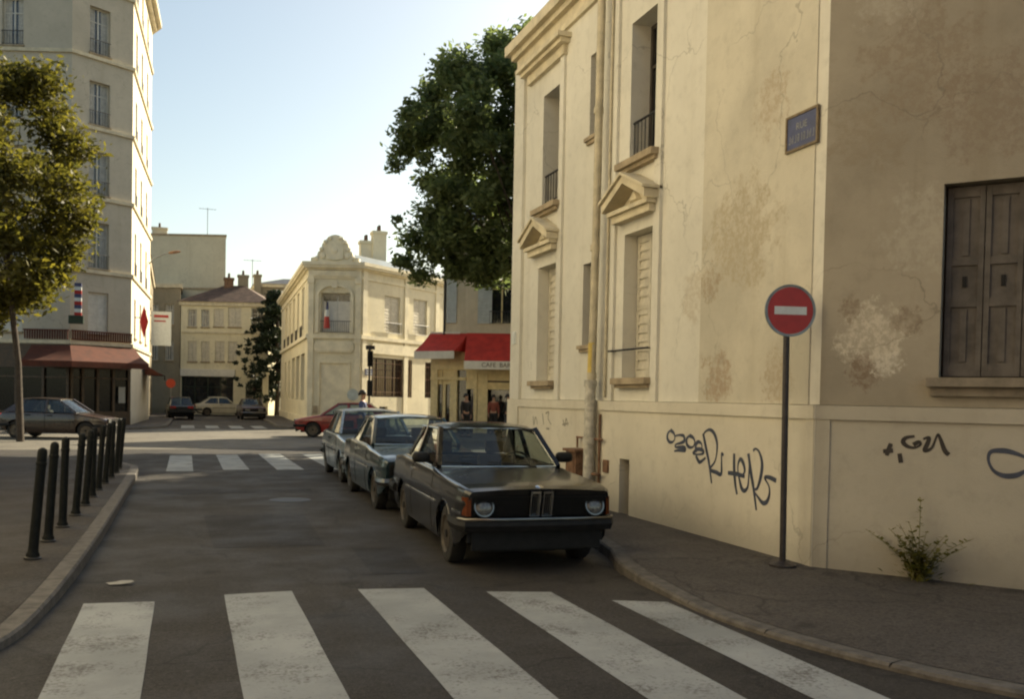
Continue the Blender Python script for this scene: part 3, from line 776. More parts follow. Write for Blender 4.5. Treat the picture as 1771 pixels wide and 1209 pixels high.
# ------------------------------------------------------------------ bollards
b0 = thing('bollard', '', 'bollard', (-1.33, 9.55, .12), 0, 'bollards along the left kerb')
m = MB(Matrix.Translation((-1.33, 9.55, .12)))
m.lathe([(.060, 0), (.060, .05), (.048, .07), (.044, .12), (.043, .88), (.048, .885), (.048, .91), (.043, .915), (.043, 1.0), (.036, 1.03), (.014, 1.045)], 16)
m.build('post', M['post_green'], b0, smooth=40)
m = MB(Matrix.Translation((-1.33, 9.55, .12))); m.lathe([(.075, .001), (.075, .02), (.058, .03)], 16); m.build('base_collar', M['iron'], b0, smooth=40)
ords = ['nearest to the crossing', 'second from the crossing', 'third from the crossing', 'fourth from the crossing', 'fifth from the crossing', 'middle one of the row', 'fifth from the far end', 'fourth from the far end', 'third from the far end', 'second from the far end', 'at the far end, by the kerb corner']
for k in range(11):
    b = b0 if k == 0 else copy_tree(b0)
    b.location = (-1.33 + .008 * k + .015 * math.sin(5 * k), 9.55 + 1.075 * k, .12); b.rotation_euler = (RAD(.7 * math.sin(3 * k)), RAD(3.2 + 1.6 * math.sin(2 * k + 1)), 0)
    b["label"] = 'thin black bollard on the left kerb, ' + ords[k]
# ------------------------------------------------------------------ apartment building on the left, with its cafe
A1, A0, A2, A3 = (-2.46, 47.3), (-4.9, 45.75), (-15.0, 49.15), (-2.0, 57.4)
AP = [A3, A1, A0, A2, (-15, 62), (-4, 62)]
apt = thing('apartment_building', 'tall pale apartment block with curved corner and red cafe awning on the ground floor', 'building', (-4.9, 45.6, .12))
G1, N1 = frame(A1, A0); G2, N2 = frame(A0, A2); G3, N3 = frame(A3, A1)
FL = [4.3, 7.3, 10.65, 13.8, 17.0, 20.2]
HT = [1.9, 2.1, 1.95, 1.95, 2.1, 1.9]
opA = [(1.12, 2.09, z, z + h, .25) for z, h in zip(FL, HT)]
opB = [(u, u + .95, z, z + h, .25) for z, h in zip(FL, HT) for u in (2.15, 5.0, 7.9)]
opC = [(u, u + .9, z, z + h, .2) for z, h in zip(FL, HT) for u in (2.2, 5.2, 8.0)]
m = MB(G1); wall_panel(m, N1, 3.75, 22.6, opA); m.M = G2; wall_panel(m, N2, 3.75, 22.6, opB); m.build('wall', M['left_wall'], apt)
m = MB(G3); wall_panel(m, N3, 0, 22.6, opC); m.build('side_wall', M['left_side'], apt)
m = MB()
for a, b in (((-15, 49.15), (-15, 62)), ((-15, 62), (-4, 62)), ((-4, 62), (-2, 57.4))):
    F, L = frame(a, b); m.M = F; wall_panel(m, L, 0, 22.6, [])
m.build('wall', M['left_wall'], apt)
for z in (3.78, 7.05, 10.4, 13.55, 16.72, 19.9):
    slab(apt, 'string_course', AP, .10, z, z + .16, 'stone')
m = MB()
for o_, a, b in ((.25, 22.4, 22.6), (.5, 22.6, 22.85)): m.prism(offset(AP, o_), a, b - .001)
m.build('cornice', M['stone'], apt)
m = MB(); m.loft([[(x, y, z) for x, y in offset(AP, d)] for d, z in ((.2, 22.85), (-1.0, 25.2), (-2.5, 25.6))]); m.build('roof', M['zinc'], apt)
for F, ops in ((G1, opA), (G2, opB), (G3, opC)):
    for i, (a, b, c, d, e) in enumerate(ops):
        low = c < 5
        window(apt, F, a, b, c, d, e, kind='closed' if low else 'glass', fm='frame_white', sm='frame_white' if low else 'shutter', sill=(.05, .08, .06),
               rail=None if low else (c + .05, c + .62, .03), curtain=not low, slats=12 if low else 0)
# ground floor shopfront
m = MB(G1); gu = [0, .28, .95, 1.05, 1.75, 1.85, 2.5, 2.62, N1]
def shop(F, L, us, root, z1=3.75, fr='brown_wood', stall=.75, pw=.11):
    b = MB(F); g_ = MB(F)
    for u in us: b.box(max(0, u - pw / 2), min(L, u + pw / 2), -.12, .03, 0.1, 2.7)
    b.box(0, L, -.10, .05, 2.7, z1)
    b.box(0, L, -.1, .015, .05, stall)
    b.box(0, L, -.08, -.02, 2.25, 2.32)
    g_.quad((0, -.09, stall), (L, -.09, stall), (L, -.09, 2.7), (0, -.09, 2.7))
    f = b.build('shopfront', M[fr], root); g_.build('pane', M['shop_glass'], f); return f
shop(G1, N1, [.08, .85, 1.6, 2.3, N1 - .08], apt); shop(G2, N2, [0.1, 1.2, 2.4, 3.6, 4.8, 6, 7.2, 8.4, 9.6], apt)
m = MB(G1); m.box(.30, .62, .03, .045, 1.15, 1.9); m.build('notice', M['paper'], apt)
def awning(root, top, bot, val, mat, vmat, name='awning', sag=.06):
    m = MB(); n = 8; rows = []
    for k in range(n + 1):
        t = k / n
        rows.append([tuple(Vector(a).lerp(Vector(b), t) - Vector((0, 0, sag * math.sin(math.pi * t)))) for a, b in zip(top, bot)])
    m.loft(rows, closed=False)
    under = [[(x, y, z - .03) for x, y, z in r_] for r_ in rows]
    m.loft(under, closed=False)
    for e in (0, -1):
        m.poly([r_[e] for r_ in rows] + [(top[e][0], top[e][1], bot[e][2])])
    o = m.build(name, M[mat], root)
    v = MB(); pts = bot; lo = [(x, y, z - val) for x, y, z in pts]; off = [(x, y, z - .002) for x, y, z in pts]
    v.loft([off, lo], closed=False); v.loft([[(x * 1.0, y + .012, z) for x, y, z in off], [(x, y + .012, z) for x, y, z in lo]], closed=False)
    v.build('valance', M[vmat], o)
    return o
awning(apt, [(-2.30, 47.35, 3.72), (-4.88, 45.55, 3.72), (-6.5, 46.1, 3.70)], [(-1.62, 46.25, 3.0), (-4.66, 44.2, 2.98), (-6.75, 44.85, 2.98)], .26, 'awning_shaded', 'awning_shaded')
m = MB(G1)
for i in range(26):
    u = .02 + N1 * i / 26; m.box(u, u + .055, .10, .125, 3.98, 4.42)
m.box(0, N1, .09, .135, 4.36, 4.42); m.box(0, N1, .09, .135, 3.97, 4.03)
m.M = G2
for i in range(18):
    u = .05 + 2.0 * i / 18; m.box(u, u + .055, .10, .125, 3.98, 4.42)
m.box(0, 2.05, .09, .135, 4.36, 4.42); m.build('railing', M['awning_shaded'], apt)
m = MB(G1); m.box(.9, 2.0, .101, .16, 3.40, 3.66); m.build('name_board', M['stone_sill'], apt)

# signs hung on that building
ts = thing('tobacco_sign', 'red lozenge tobacconist sign hanging from the sunlit side of the tall block', 'sign', (-2.32, 49.2, 5.15))
m = MB(Matrix.Translation((-1.98, 49.2, 5.15)) @ Matrix.Rotation(RAD(12), 4, 'Z'))
m.loft([[(-.0, y, .78), (.20, y, 0), (0, y, -.78), (-.20, y, 0)] for y in (-.09, .09)]); m.build('lozenge', M['sign_red'], ts)
m = MB(); m.tube([(-2.40, 49.25, 5.35), (-2.05, 49.21, 5.35)], .025, 6); m.build('bracket', M['iron'], ts)
bs = thing('striped_sign', 'vertical sign with red, white and blue bands projecting from the tall block', 'sign', (-4.5, 45.0, 4.95))
m = MB(); k = 9
for i in range(k): m.box(-4.62, -4.34, 44.55, 44.75, 4.96 + 1.44 * i / k, 4.96 + 1.44 * (i + 1) / k - .002, i % 3)
m.build('panel', [M['sign_red'], M['sign_white'], M['sign_blue']], bs); m = MB(); m.tube([(-4.48, 44.6, 6.1), (-4.55, 45.75, 6.1)], .03, 6); m.tube([(-4.48, 44.6, 5.2), (-4.55, 45.75, 5.2)], .03, 6); m.build('bracket', M['iron'], bs)
gs = thing('lamp_box_sign', 'small dark green box sign under the striped vertical sign', 'sign', (-4.4, 44.8, 4.6))
m = MB(); m.box(-4.85, -4.25, 44.5, 44.75, 4.62, 4.98); m.build('box', M['shop_green'], gs, bevel=.02); m = MB(); m.tube([(-4.5, 44.75, 4.8), (-4.55, 45.75, 4.8)], .03, 6); m.build('bracket', M['iron'], gs)

# lower houses along the left of the far street
def simple_house(name, label, poly, z1, mat, root_at, fronts, roof=None, cat='house', cor=True):
    """fronts: {edge index: [(u0,u1,z0,z1,kind)]}"""
    h = thing(name, label, cat, root_at); m = MB()
    n = len(poly)
    for i in range(n):
        F, L = frame(poly[i], poly[(i + 1) % n]); ops = [(a, b, c, d, .18) for a, b, c, d, k in fronts.get(i, [])]
        m.M = F; wall_panel(m, L, 0, z1, ops)
    m.M = None; m.poly([(x, y, z1) for x, y in poly]); m.build('wall', M[mat], h)
    for i, ops in fronts.items():
        F, L = frame(poly[i], poly[(i + 1) % n])
        for a, b, c, d, k in ops:
            window(h, F, a, b, c, d, .18, kind='closed' if k == 's' else 'glass', fm='frame_white' if k != 'd' else 'shop_green', sm='shutter', sill=(.06, .08, .07) if k != 'd' else None, slats=0, bars=3 if k == 'd' else 1, curtain=k == 'c')
    if cor:
        m = MB(); m.prism(offset(poly, .14), z1 - .25, z1 + .05); m.build('cornice', M['stone'], h)
    if roof:
        m = MB(); m.loft([[(x, y, z) for x, y in offset(poly, d)] for d, z in roof[1]]); m.build('roof', M[roof[0]], h)
    return h
def chimney(root, x, y, z0, z1, w=.5, d=.8, pots=3, mat='dull_wall'):
    m = MB(); m.box(x - w / 2, x + w / 2, y - d / 2, y + d / 2, z0, z1); m.box(x - w / 2 - .06, x + w / 2 + .06, y - d / 2 - .06, y + d / 2 + .06, z1 - .18, z1 - .02)
    c = m.build('chimney', M[mat], root); m = MB()
    for i in range(pots): m.lathe([(.10, z1), (.08, z1 + .35), (.06, z1 + .35), (.06, z1 + .1)], 8, Matrix.Translation((x, y + (i - (pots - 1) / 2) * d / pots, 0)))
    m.build('chimney_pot', M['tile'], c)
simple_house('row_house', 'lower dull house just behind the tall block along the far street', [(-2.35, 73.5), (-2.15, 57.6), (-10, 57.6), (-10, 73.5)], 9.6, 'dull_wall', (-2.2, 58, 0),
             {0: [(u, u + .9, z, z + 1.5, 'c') for u in (2, 5, 8, 11, 13.8) for z in (4.2, 7.2)] + [(u, u + 1.6, .4, 2.6, 'd') for u in (2, 6, 10, 13)]}, ('tile', ((.2, 9.62), (-2.5, 11.2))))
wb = thing('projecting_board', 'white rectangular board with red lines sticking out over the far street', 'sign', (-2.2, 58.6, 4.5))
m = MB(); m.box(-1.95, -.85, 58.5, 58.62, 4.45, 6.45); m.build('panel', M['sign_white'], wb)
m = MB(); m.box(-1.8, -1.0, 58.48, 58.50, 6.1, 6.25); m.box(-1.8, -1.15, 58.48, 58.50, 5.85, 5.93); m.build('lettering', M['sign_red'], wb)
m = MB(); m.tube([(-2.35, 58.56, 6.2), (-1.95, 58.56, 6.2)], .03, 6); m.tube([(-2.35, 58.56, 4.7), (-1.95, 58.56, 4.7)], .03, 6); m.build('bracket', M['iron'], wb)
sl = thing('street_lamp', 'street lamp on a curved arm fixed to the tall block near its far end', 'street lamp', (-2.1, 56.6, 8.9))
m = MB(); m.tube([(-2.1, 56.6, 8.9), (-1.75, 56.6, 9.3), (-1.3, 56.6, 9.55), (-.95, 56.6, 9.68)], .04, 8); m.build('arm', M['sign_back'], sl)
m = MB(); m.loft([[(x, 56.6 + w_ * math.cos(a), z + h_ * math.sin(a)) for a in [i * math.pi / 4 for i in range(8)]] for x, z, w_, h_ in ((-1.0, 9.66, .04, .04), (-.9, 9.68, .13, .08), (-.6, 9.74, .14, .09), (-.35, 9.78, .05, .04))]); m.build('lamp_head', M['rust'], sl, smooth=60)
for i, (y, z) in enumerate(((54.5, 2.6),)):
    a = thing('shop_awning', 'small dark red awning past the cafe corner on the far street', 'awning', (-2.1, y, 2.4))
    awning(a, [(-2.05, y - 1.4, 3.2), (-2.05, y + 1.4, 3.2)], [(-1.1, y - 1.4, 2.6), (-1.1, y + 1.4, 2.6)], .25, 'awning_shaded', 'awning_shaded', 'canopy')
rs = thing('far_round_sign', 'tiny red round road sign on a post far down the left pavement', 'road sign', (-.95, 66, .12))
m = MB(); m.tube([(-.95, 66, .12), (-.95, 66, 2.5)], .03, 6); m.build('post', M['sign_back'], rs)
m = MB(Matrix.Translation((-.95, 65.95, 2.3)) @ Matrix.Rotation(RAD(90), 4, 'X')); m.lathe([(0, 0), (.30, 0), (.30, .02), (0, .02)], 20); m.build('disc', plain('sign_orange', (.5, .05, .01), .4, .1), rs)

# far houses closing the street
simple_house('blind_wall_building', 'tall plain grey building with a blank wall above the far rooftops', [(3.0, 80.0), (-3.2, 82.2), (-3.2, 95), (3, 95)], 14.6, 'grey_wall', (0, 81, 0), {0: [(4.9, 5.6, 8.0, 9.4, 'c'), (3.2, 3.9, 8.0, 9.4, 'c')]}, None, 'building', cor=False)
o = [x for x in COL.objects if x.get('label', '').startswith('tall plain grey')][0]
chimney(o, -2.2, 84, 14.6, 15.6, 1.2, .5, 2, 'grey_wall')
m = MB(); m.prism(offset([(3.0, 80.0), (-3.2, 82.2), (-3.2, 95), (3, 95)], .06), 14.602, 14.75); m.prism(offset([(3.0, 80.0), (-3.2, 82.2), (-3.2, 95), (3, 95)], .10), 10.2, 10.36); m.build('coping', M['stone_sill'], o)
simple_house('narrow_house', 'narrow grey house wedged left of the cream house with the green shop', [(-.45, 76.9), (-3.4, 77.9), (-3.4, 84), (-.45, 84)], 10.1, 'dull_wall', (-1.5, 77.4, 0), {0: [(.5, 1.2, z, z + 1.6, 'c') for z in (4.2, 7)] + [(1.7, 2.4, z, z + 1.6, 'c') for z in (4.2, 7)]})
FH = [(6.0, 74.5), (-.4, 76.7), (1.5, 82.2), (7.9, 80)]
fh = simple_house('shop_house', 'cream two storey house with dark green shop at the far end of the street', FH, 8.75, 'far_wall', (3, 75.6, 0),
                  {0: [(5.55, 6.24, 6.85, 8.2, 'c'), (4.56, 5.2, 6.85, 8.2, 'c'), (3.44, 4.22, 6.9, 8.25, 's'), (2.1, 3.1, 6.9, 8.4, 's'), (.38, 1.3, 6.9, 8.4, 'g'),
                       (5.52, 6.21, 4.15, 5.72, 's'), (4.53, 5.18, 4.15, 5.72, 's'), (3.37, 4.1, 4.2, 5.75, 's'), (2.38, 3.07, 4.2, 5.75, 's'), (2.65, 6.7, .3, 2.98, 'd'), (.9, 1.7, .2, 2.4, 'd')]},
                  ('tile', ((.25, 8.8), (-2.6, 10.4))))
FF, FFL = frame((6.0, 74.5), (-.4, 76.7))
m = MB(FF); m.box(2.5, FFL - .02, .003, .14, 3.0, 3.55); m.build('shop_fascia', M['canvas_white'], fh)
m = MB(FF); m.box(0, FFL, .003, .08, 6.35, 6.47); m.build('string_course', M['stone'], fh)
chimney(fh, 3.2, 78.2, 9.2, 11.0, .7, .8, 3, 'rust'); chimney(fh, 4.3, 78.2, 9.2, 11.3, .8, .6, 2, 'dull_wall')
dh = simple_house('dark_gable_house', 'dark grey building with a chimney behind the conifer', [(13, 81), (5.6, 83), (5.6, 92), (13, 92)], 11.2, 'dull_wall', (7, 82.5, 0), {0: [(3, 3.8, 7.5, 9, 'g')]}, ('slate', ((.2, 11.2), (-2.5, 12.0))))
chimney(dh, 5.75, 83.1, 9.0, 12.0, .6, .9, 3, 'dull_wall')
for nm, (ax_, ay_, az_, h_) in (('tall grey building', (1.6, 82.5, 14.7, 2.6)), ('shop house roof', (5.0, 78, 9.6, 3.0))):
    an = thing('roof_aerial', 'thin television aerial on the ' + nm, 'aerial', (ax_, ay_, az_)); m = MB()
    m.tube([(ax_, ay_, az_), (ax_, ay_, az_ + h_)], .025, 5)
    m.tube([(ax_ - .7, ay_, az_ + h_ - .1), (ax_ + .7, ay_, az_ + h_ - .1)], .015, 5)
    for k in range(6): m.tube([(ax_ - .6 + .24 * k, ay_ - .25, az_ + h_ - .1), (ax_ - .6 + .24 * k, ay_ + .25, az_ + h_ - .1)], .010, 4)
    m.build('mast', M['iron'], an)
gw = thing('garden_wall', 'pale garden wall with gate pillar under the conifer', 'wall', (5.6, 71.3, 0))
m = MB(); m.box(5.35, 5.75, 70.4, 70.8, 0, 3.1); m.box(5.29, 5.81, 70.34, 70.86, 3.1, 3.3); m.build('pillar', M['far_wall'], gw)
m = MB(); m.box(5.42, 5.68, 70.8, 74.4, 0, 2.3); m.box(5.37, 5.73, 70.8, 74.4, 2.3, 2.4); m.build('wall', M['dull_wall'], gw)

# ------------------------------------------------------------------ carved corner building in the centre
C0, C1, C2, C3 = (6.6, 70.0), (5.95, 48.95), (8.55, 48.0), (13.9, 52.5)
CP = [(20, 57.6), C3, C2, C1, C0, (20, 70)]
cb = thing('carved_corner_building', 'cream two storey corner building with carved pediment and balconies across the junction', 'building', (7.25, 48.5, .12))
H1, J1 = frame(C2, C1); H2, J2 = frame(C3, C2); H3, J3 = frame(C1, C0); H4, J4 = frame((20, 57.6), C3)
opH1 = [(.50, 2.10, 4.98, 7.02, .35), (.64, 2.12, .55, 3.38, .10)]
opH2 = [(3.72, 5.08, 5.15, 7.12, .22), (1.2, 2.5, 5.22, 7.2, .22), (2.53, 6.1, 1.66, 3.75, .25), (.2, 1.3, 1.66, 3.7, .25), (4.7, 5.4, .75, 1.15, .2)]
opH3 = [(u, u + 1.5, 5.3, 7.6, .22) for u in (2.4, 5.6, 8.8, 12, 15.4)] + [(u, u + 2.5, 1.4, 3.95, .25) for u in (1.6, 4.9, 8.2)] + [(12, 13.6, 1.4, 3.9, .2), (15.5, 17, 1.4, 3.9, .2)]
m = MB(H1); wall_panel(m, J1, 0, 8.45, opH1); m.M = H2; wall_panel(m, J2, 0, 8.45, opH2); m.M = H3; wall_panel(m, J3, 0, 8.45, opH3); m.M = H4; wall_panel(m, J4, 0, 8.45, [])
m.M = frame(C0, (20, 70))[0]; wall_panel(m, 13.4, 0, 8.45, [])
m.build('wall', M['center_wall'], cb)
for nm, o_, a, b in (('string_course', .12, 4.66, 4.86), ('base_course', .08, -.02, .55), ('frieze', .06, 7.75, 7.86)): slab(cb, nm, CP, o_, a, b, 'center_trim')
m = MB()
for o_, a, b in ((.12, 8.2, 8.3), (.28, 8.3, 8.42), (.34, 8.42, 8.6)): m.prism(offset(CP, o_), a, b - .001)
m.build('cornice', M['center_trim'], cb)
m = MB(); m.loft([[(x, y, z) for x, y in offset(CP, d)] for d, z in ((.1, 8.6), (-.5, 8.75), (-2.0, 9.4))]); m.build('roof', M['zinc'], cb)
# pilasters either side of the corner
m = MB(H1)
for u in (.02, J1 - .30): m.box(u, u + .28, .002, .09, .55, 8.2)
for u in (.02, J1 - .30):
    m.box(u - .03, u + .31, .002, .16, 7.5, 7.74); m.box(u - .02, u + .30, .002, .13, 4.4, 4.65)
m.M = H2
for u in (.05, 3.0, J2 - .42): m.box(u, u + .36, .002, .07, .55, 8.2)
m.build('pilaster', M['center_trim'], cb)
# pediment on the roof
m = MB(H1); c = J1 / 2
sil = [(-1.25, 8.6), (-1.25, 8.85), (-.95, 8.95), (-.88, 9.25), (-.72, 9.35), (-.68, 9.75), (-.50, 9.98), (-.36, 10.22), (-.18, 10.32), (0, 10.36), (.18, 10.32), (.36, 10.22), (.50, 9.98), (.68, 9.75), (.72, 9.35), (.88, 9.25), (.95, 8.95), (1.25, 8.85), (1.25, 8.6)]
m.loft([[(c + x, n_, z - .35 * (z - 8.6) / 1.76) for x, z in sil] for n_ in (.12, -.30)])
crt = [(-.42, 8.75), (-.45, 9.3), (-.3, 9.55), (0, 9.68), (.3, 9.55), (.45, 9.3), (.42, 8.75), (0, 8.68)]
m.loft([[(c + x, n_, z) for x, z in crt] for n_ in (.121, .22)])
for sgn in (-1, 1):
    for k, (x, z, r_) in enumerate(((.62, 8.9, .16), (.70, 9.25, .12), (.50, 9.62, .12), (.25, 9.82, .1), (.95, 8.78, .12))):
        m.lathe([(0, -.06), (r_ * .7, -.05), (r_, 0), (r_ * .7, .05), (0, .06)], 10, Matrix.Translation((c + sgn * x, .15, z)) @ Matrix.Rotation(RAD(90), 4, 'X'))
m.lathe([(0, -.05), (.14, -.03), (.16, 0), (.14, .03), (0, .05)], 12, Matrix.Translation((c, .23, 9.2)) @ Matrix.Rotation(RAD(90), 4, 'X'))
m.build('carved_pediment', M['center_trim'], cb)
# relief frieze above the arch (no legible words), arch surround, plaque
m = MB(H1)
m.box(.25, J1 - .25, .06, .12, 7.86, 8.16)
for k in range(11): m.box(.42 + k * .175, .42 + k * .175 + .10, .12, .145, 7.93, 8.09)
prev = None; ring = []
for i in range(17):
    a = math.pi * i / 16; ring.append((c - .98 * math.cos(a), 6.85 + .62 * math.sin(a)))
for i in range(16):
    (x0, z0), (x1, z1) = ring[i], ring[i + 1]
    k = .84
    p = lambda x, z, s_: (c + (x - c) * s_, 6.85 + (z - 6.85) * s_)
    A_ = [(x0, z0), (x1, z1), p(x1, z1, k), p(x0, z0, k)]
    m.loft([[(x, .003, z) for x, z in A_], [(x, .13, z) for x, z in A_]])
for sgn in (-1, 1): m.box(c + sgn * .90 - .09, c + sgn * .90 + .09, .003, .11, 4.95, 6.85)
m.box(c - .13, c + .13, .10, .2, 7.25, 7.6)
m.build('arch_surround', M['center_trim'], cb)
m = MB(H1)
def rrect(x0, x1, z0, z1, r_): return [(x + r_ * math.cos(RAD(a)), z + r_ * math.sin(RAD(a))) for x, z, a0 in ((x1 - r_, z1 - r_, 0), (x0 + r_, z1 - r_, 90), (x0 + r_, z0 + r_, 180), (x1 - r_, z0 + r_, 270)) for a in (a0, a0 + 30, a0 + 60, a0 + 90)]
m.loft([[(x, n_, z) for x, z in rrect(.36, 2.42, 3.92, 4.52, .22)] for n_ in (.003, .10)])
m.loft([[(x, n_, z) for x, z in rrect(.46, 2.32, 4.0, 4.44, .18)] for n_ in (.101, .13)])
m.M = H2
m.loft([[(x, n_, z) for x, z in rrect(.6, 6.2, 3.95, 4.5, .2)] for n_ in (.003, .09)])
m.build('plaque', M['center_trim'], cb)
m = MB(H1); m.box(.64, 2.12, -.10, -.04, .55, 3.38); m.box(.54, .64, .003, .06, .55, 3.48); m.box(2.12, 2.22, .003, .06, .55, 3.48); m.box(.64, 2.12, .003, .06, 3.38, 3.48)
m.build('blind_panel', M['center_trim'], cb)
m = MB(H1); m.lathe([(0, 0), (.30, 0), (.30, .01), (0, .01)], 20, Matrix.Translation((.36, .095, 1.75)) @ Matrix.Rotation(RAD(-90), 4, 'X')); m.build('poster', plain('pale_poster', (.42, .47, .46), .7, .12, 5), cb)
m = MB(H1); m.box(2.2, 2.42, .092, .18, .75, 1.15); m.build('wall_box', M['stone_sill'], cb)
for F, ops in ((H1, opH1[:1]), (H2, opH2), (H3, opH3)):
    for (a, b, c_, d, e) in ops:
        if F is H1: window(cb, F, a, b, c_, d, e, kind='glass', fm='frame_white', rail=(4.98, 5.55, .10), bars=1, transom=False)
        elif d < 1.2: window(cb, F, a, b, c_, d, e, fm='frame_dark', transom=False)
        elif c_ > 4 and F is H2: window(cb, F, a, b, c_, d, e, kind='closed', sm='shutter', rail=(c_ - .02, c_ + .52, .14), slats=10)
        elif c_ > 4: window(cb, F, a, b, c_, d, e, kind='closed', sm='shutter', rail=(4.88, 5.45, .10), slats=0)
        elif F is H2:
            w_ = window(cb, F, a, b, c_, d, e, fm='frame_dark', bars=4, transom=True)
            s_ = MB(F); k = int((b - a) / .16)
            for i in range(k + 1): s_.tube([(a + .02 + (b - a - .04) * i / k, -.03, c_), (a + .02 + (b - a - .04) * i / k, -.03, d)], .014, 5)
            for z in (c_ + .25, (c_ + d) / 2, d - .3): s_.box(a, b, -.045, -.015, z, z + .03)
            s_.build('grille', M['rust'], w_)
        else:
            w_ = window(cb, F, a, b, c_, d, e, fm='frame_white', bars=3)
            s_ = MB(F); s_.box(a + .5, b - .5, -e + .055, -e + .07, c_ + .9, c_ + 1.9); po = s_.build('poster', M['sign_white'], w_); s_ = MB(F); s_.box(a + .7, b - .8, -e + .071, -e + .08, c_ + 1.1, c_ + 1.6); s_.build('poster_print', M['sign_red'], w_)
m = MB(H1)
for a, b in ((.56, 1.28), (1.32, 2.04)): m.box(a, b, -.33, -.315, 5.04, 6.62)
m.build('door_leaf', M['canvas_white'], cb)
m = MB(H1)
for i in range(4): m.box(.62 + .36 * i, .90 + .36 * i, -.31, -.30, 6.66, 6.94)
m.build('fanlight', M['glass'], cb)
chimney(cb, 10.0, 55.0, 8.9, 10.9, .7, .6, 2, 'center_wall'); chimney(cb, 10.75, 54.9, 9.0, 11.5, .8, .7, 2, 'center_wall')
fl = thing('flag', 'furled flag with a red band hanging over the carved building balcony', 'flag', tuple(H1 @ Vector((1.62, .12, 5.3))))
m = MB(H1); m.tube([(1.62, .08, 5.3), (1.70, .62, 6.55)], .022, 6); m.build('pole', M['pole_dark'], fl)
m = MB(H1)
for k, (za, zb_, mi) in enumerate(((6.5, 6.1, 0), (6.1, 5.75, 1), (5.75, 5.15, 2))):
    rg = []
    for z in (za, (za + zb_) / 2, zb_):
        t = (6.5 - z) / 1.35; rr_ = .05 + .11 * t
        rg.append([(1.66 + .05 * t + rr_ * math.cos(a) * (1 + .25 * math.sin(3 * a + 4 * t)), .50 - .06 * t + rr_ * .7 * math.sin(a), z) for a in [i * math.pi / 6 for i in range(12)]])
    m.loft(rg, mi)
m.build('cloth', [M['sign_blue'], M['sign_white'], M['sign_red']], fl, smooth=60)
sp = thing('corner_street_plate', 'blue street name plate on the carved building beside the traffic light', 'street sign', tuple(H2 @ Vector((6.45, .08, 2.8))))
m = MB(H2); m.box(6.15, 6.72, .07, .10, 2.78, 3.12); m.build('plate', M['sign_blue'], sp); m = MB(H2); m.box(6.25, 6.62, .10, .106, 2.98, 3.02); m.box(6.2, 6.66, .10, .106, 2.86, 2.90); m.build('lettering', M['sign_white'], sp)

tl = thing('traffic_light', 'dark traffic light column in front of the carved building grilled window', 'traffic light', (8.55, 45.5, .12))
m = MB(); m.tube([(8.55, 45.5, .12), (8.55, 45.5, 4.0)], .055, 8); m.build('pole', M['pole_dark'], tl)
for z in (3.15, 1.7):
    m = MB(); m.box(8.42, 8.68, 45.25, 45.45, z, z + .78); m.build('signal_head', M['black_plastic'], tl, bevel=.03)
m = MB()
for z in (3.28, 3.52, 3.77): m.lathe([(.0, 0), (.085, 0), (.085, .12), (.078, .12), (.078, .01)], 12, Matrix.Translation((8.55, 45.25, z)) @ Matrix.Rotation(RAD(90), 4, 'X'))
m.build('visor', M['black_plastic'], tl)
m = MB(); m.box(8.35, 8.8, 45.48, 45.52, 4.0, 4.2); m.build('side_panel', M['pole_dark'], tl)

# ------------------------------------------------------------------ cafe
K0, K1, K2 = (10.5, 40.9), (11.9, 40.0), (16.5, 37.98)
KB = [(19.5, 37.0 - .35), K2, K1, K0, (15.1, 44.85), (21, 43)]
cf = thing('corner_cafe', 'small corner cafe with bright red awnings and grey shutters upstairs', 'cafe', (11.9, 40.0, .12))
Q1, R1 = frame(K1, K0); Q2, R2 = frame(K2, K1); Q3, R3 = frame(K0, (15.1, 44.85))
UP = [(19.5, 36.65), K2, K1, (10.95, 40.62), (15.3, 44.4), (21, 43)]
U1, V1 = frame(K1, (10.95, 40.62))
m = MB(U1); wall_panel(m, V1, 4.0, 9.6, [(.50, .98, 5.05, 7.1, .12)]); m.M = Q2; wall_panel(m, R2, 4.0, 9.6, [(2.95, 4.03, 5.05, 7.3, .25), (.3, 1.3, 5.05, 7.3, .25)])
for a, b in ((UP[3], UP[4]), (UP[4], UP[5]), (UP[5], UP[0]), (UP[0], UP[1])):
    F, L = frame(a, b); m.M = F; wall_panel(m, L, 0 if a != UP[3] else 0, 9.6, [])
m.build('wall', M['cafe_wall'], cf)
slab(cf, 'cornice', UP, .3, 9.3, 9.62, 'stone')
m = MB(); m.loft([[(x, y, z) for x, y in offset(UP, d)] for d, z in ((.1, 9.62), (-2.2, 11.0))]); m.build('roof', M['zinc'], cf)
m = MB(); m.prism(offset(KB, .05), 3.96, 4.12); m.build('terrace_slab', M['stone'], cf)
m = MB(Q1)
for i in range(16):
    u = .35 + 1.3 * i / 15; m.box(u - .015, u + .015, .05, .08, 4.12, 4.62)
m.box(.3, 1.68, .04, .09, 4.60, 4.66); m.build('railing', M['canvas_white'], cf)
m = MB(U1); louvre(m, .50, .97, 5.07, 7.08, .06, .05, 14); m.build('shutter', plain('pale_grey_shutter', (.40, .43, .42), .6, .1, 5), cf)
m = MB(U1); m.tube([(1.06, .06, 4.2), (1.06, .06, 9.2)], .05, 8); m.build('drainpipe', M['iron'], cf)
grey_sh = bpy.data.materials['pale_grey_shutter']
for a, b in ((3.92, 4.55), (2.35, 2.93), (1.32, 1.9)):
    m = MB(Q2); louvre(m, a, b, 5.05, 7.3, .05, .045, 14); m.build('shutter', grey_sh, cf)
for a, b in ((2.95, 4.03), (.3, 1.3)): window(cf, Q2, a, b, 5.05, 7.3, .25, fm='cream_paint', rail=(5.08, 5.6, .05), bars=1)
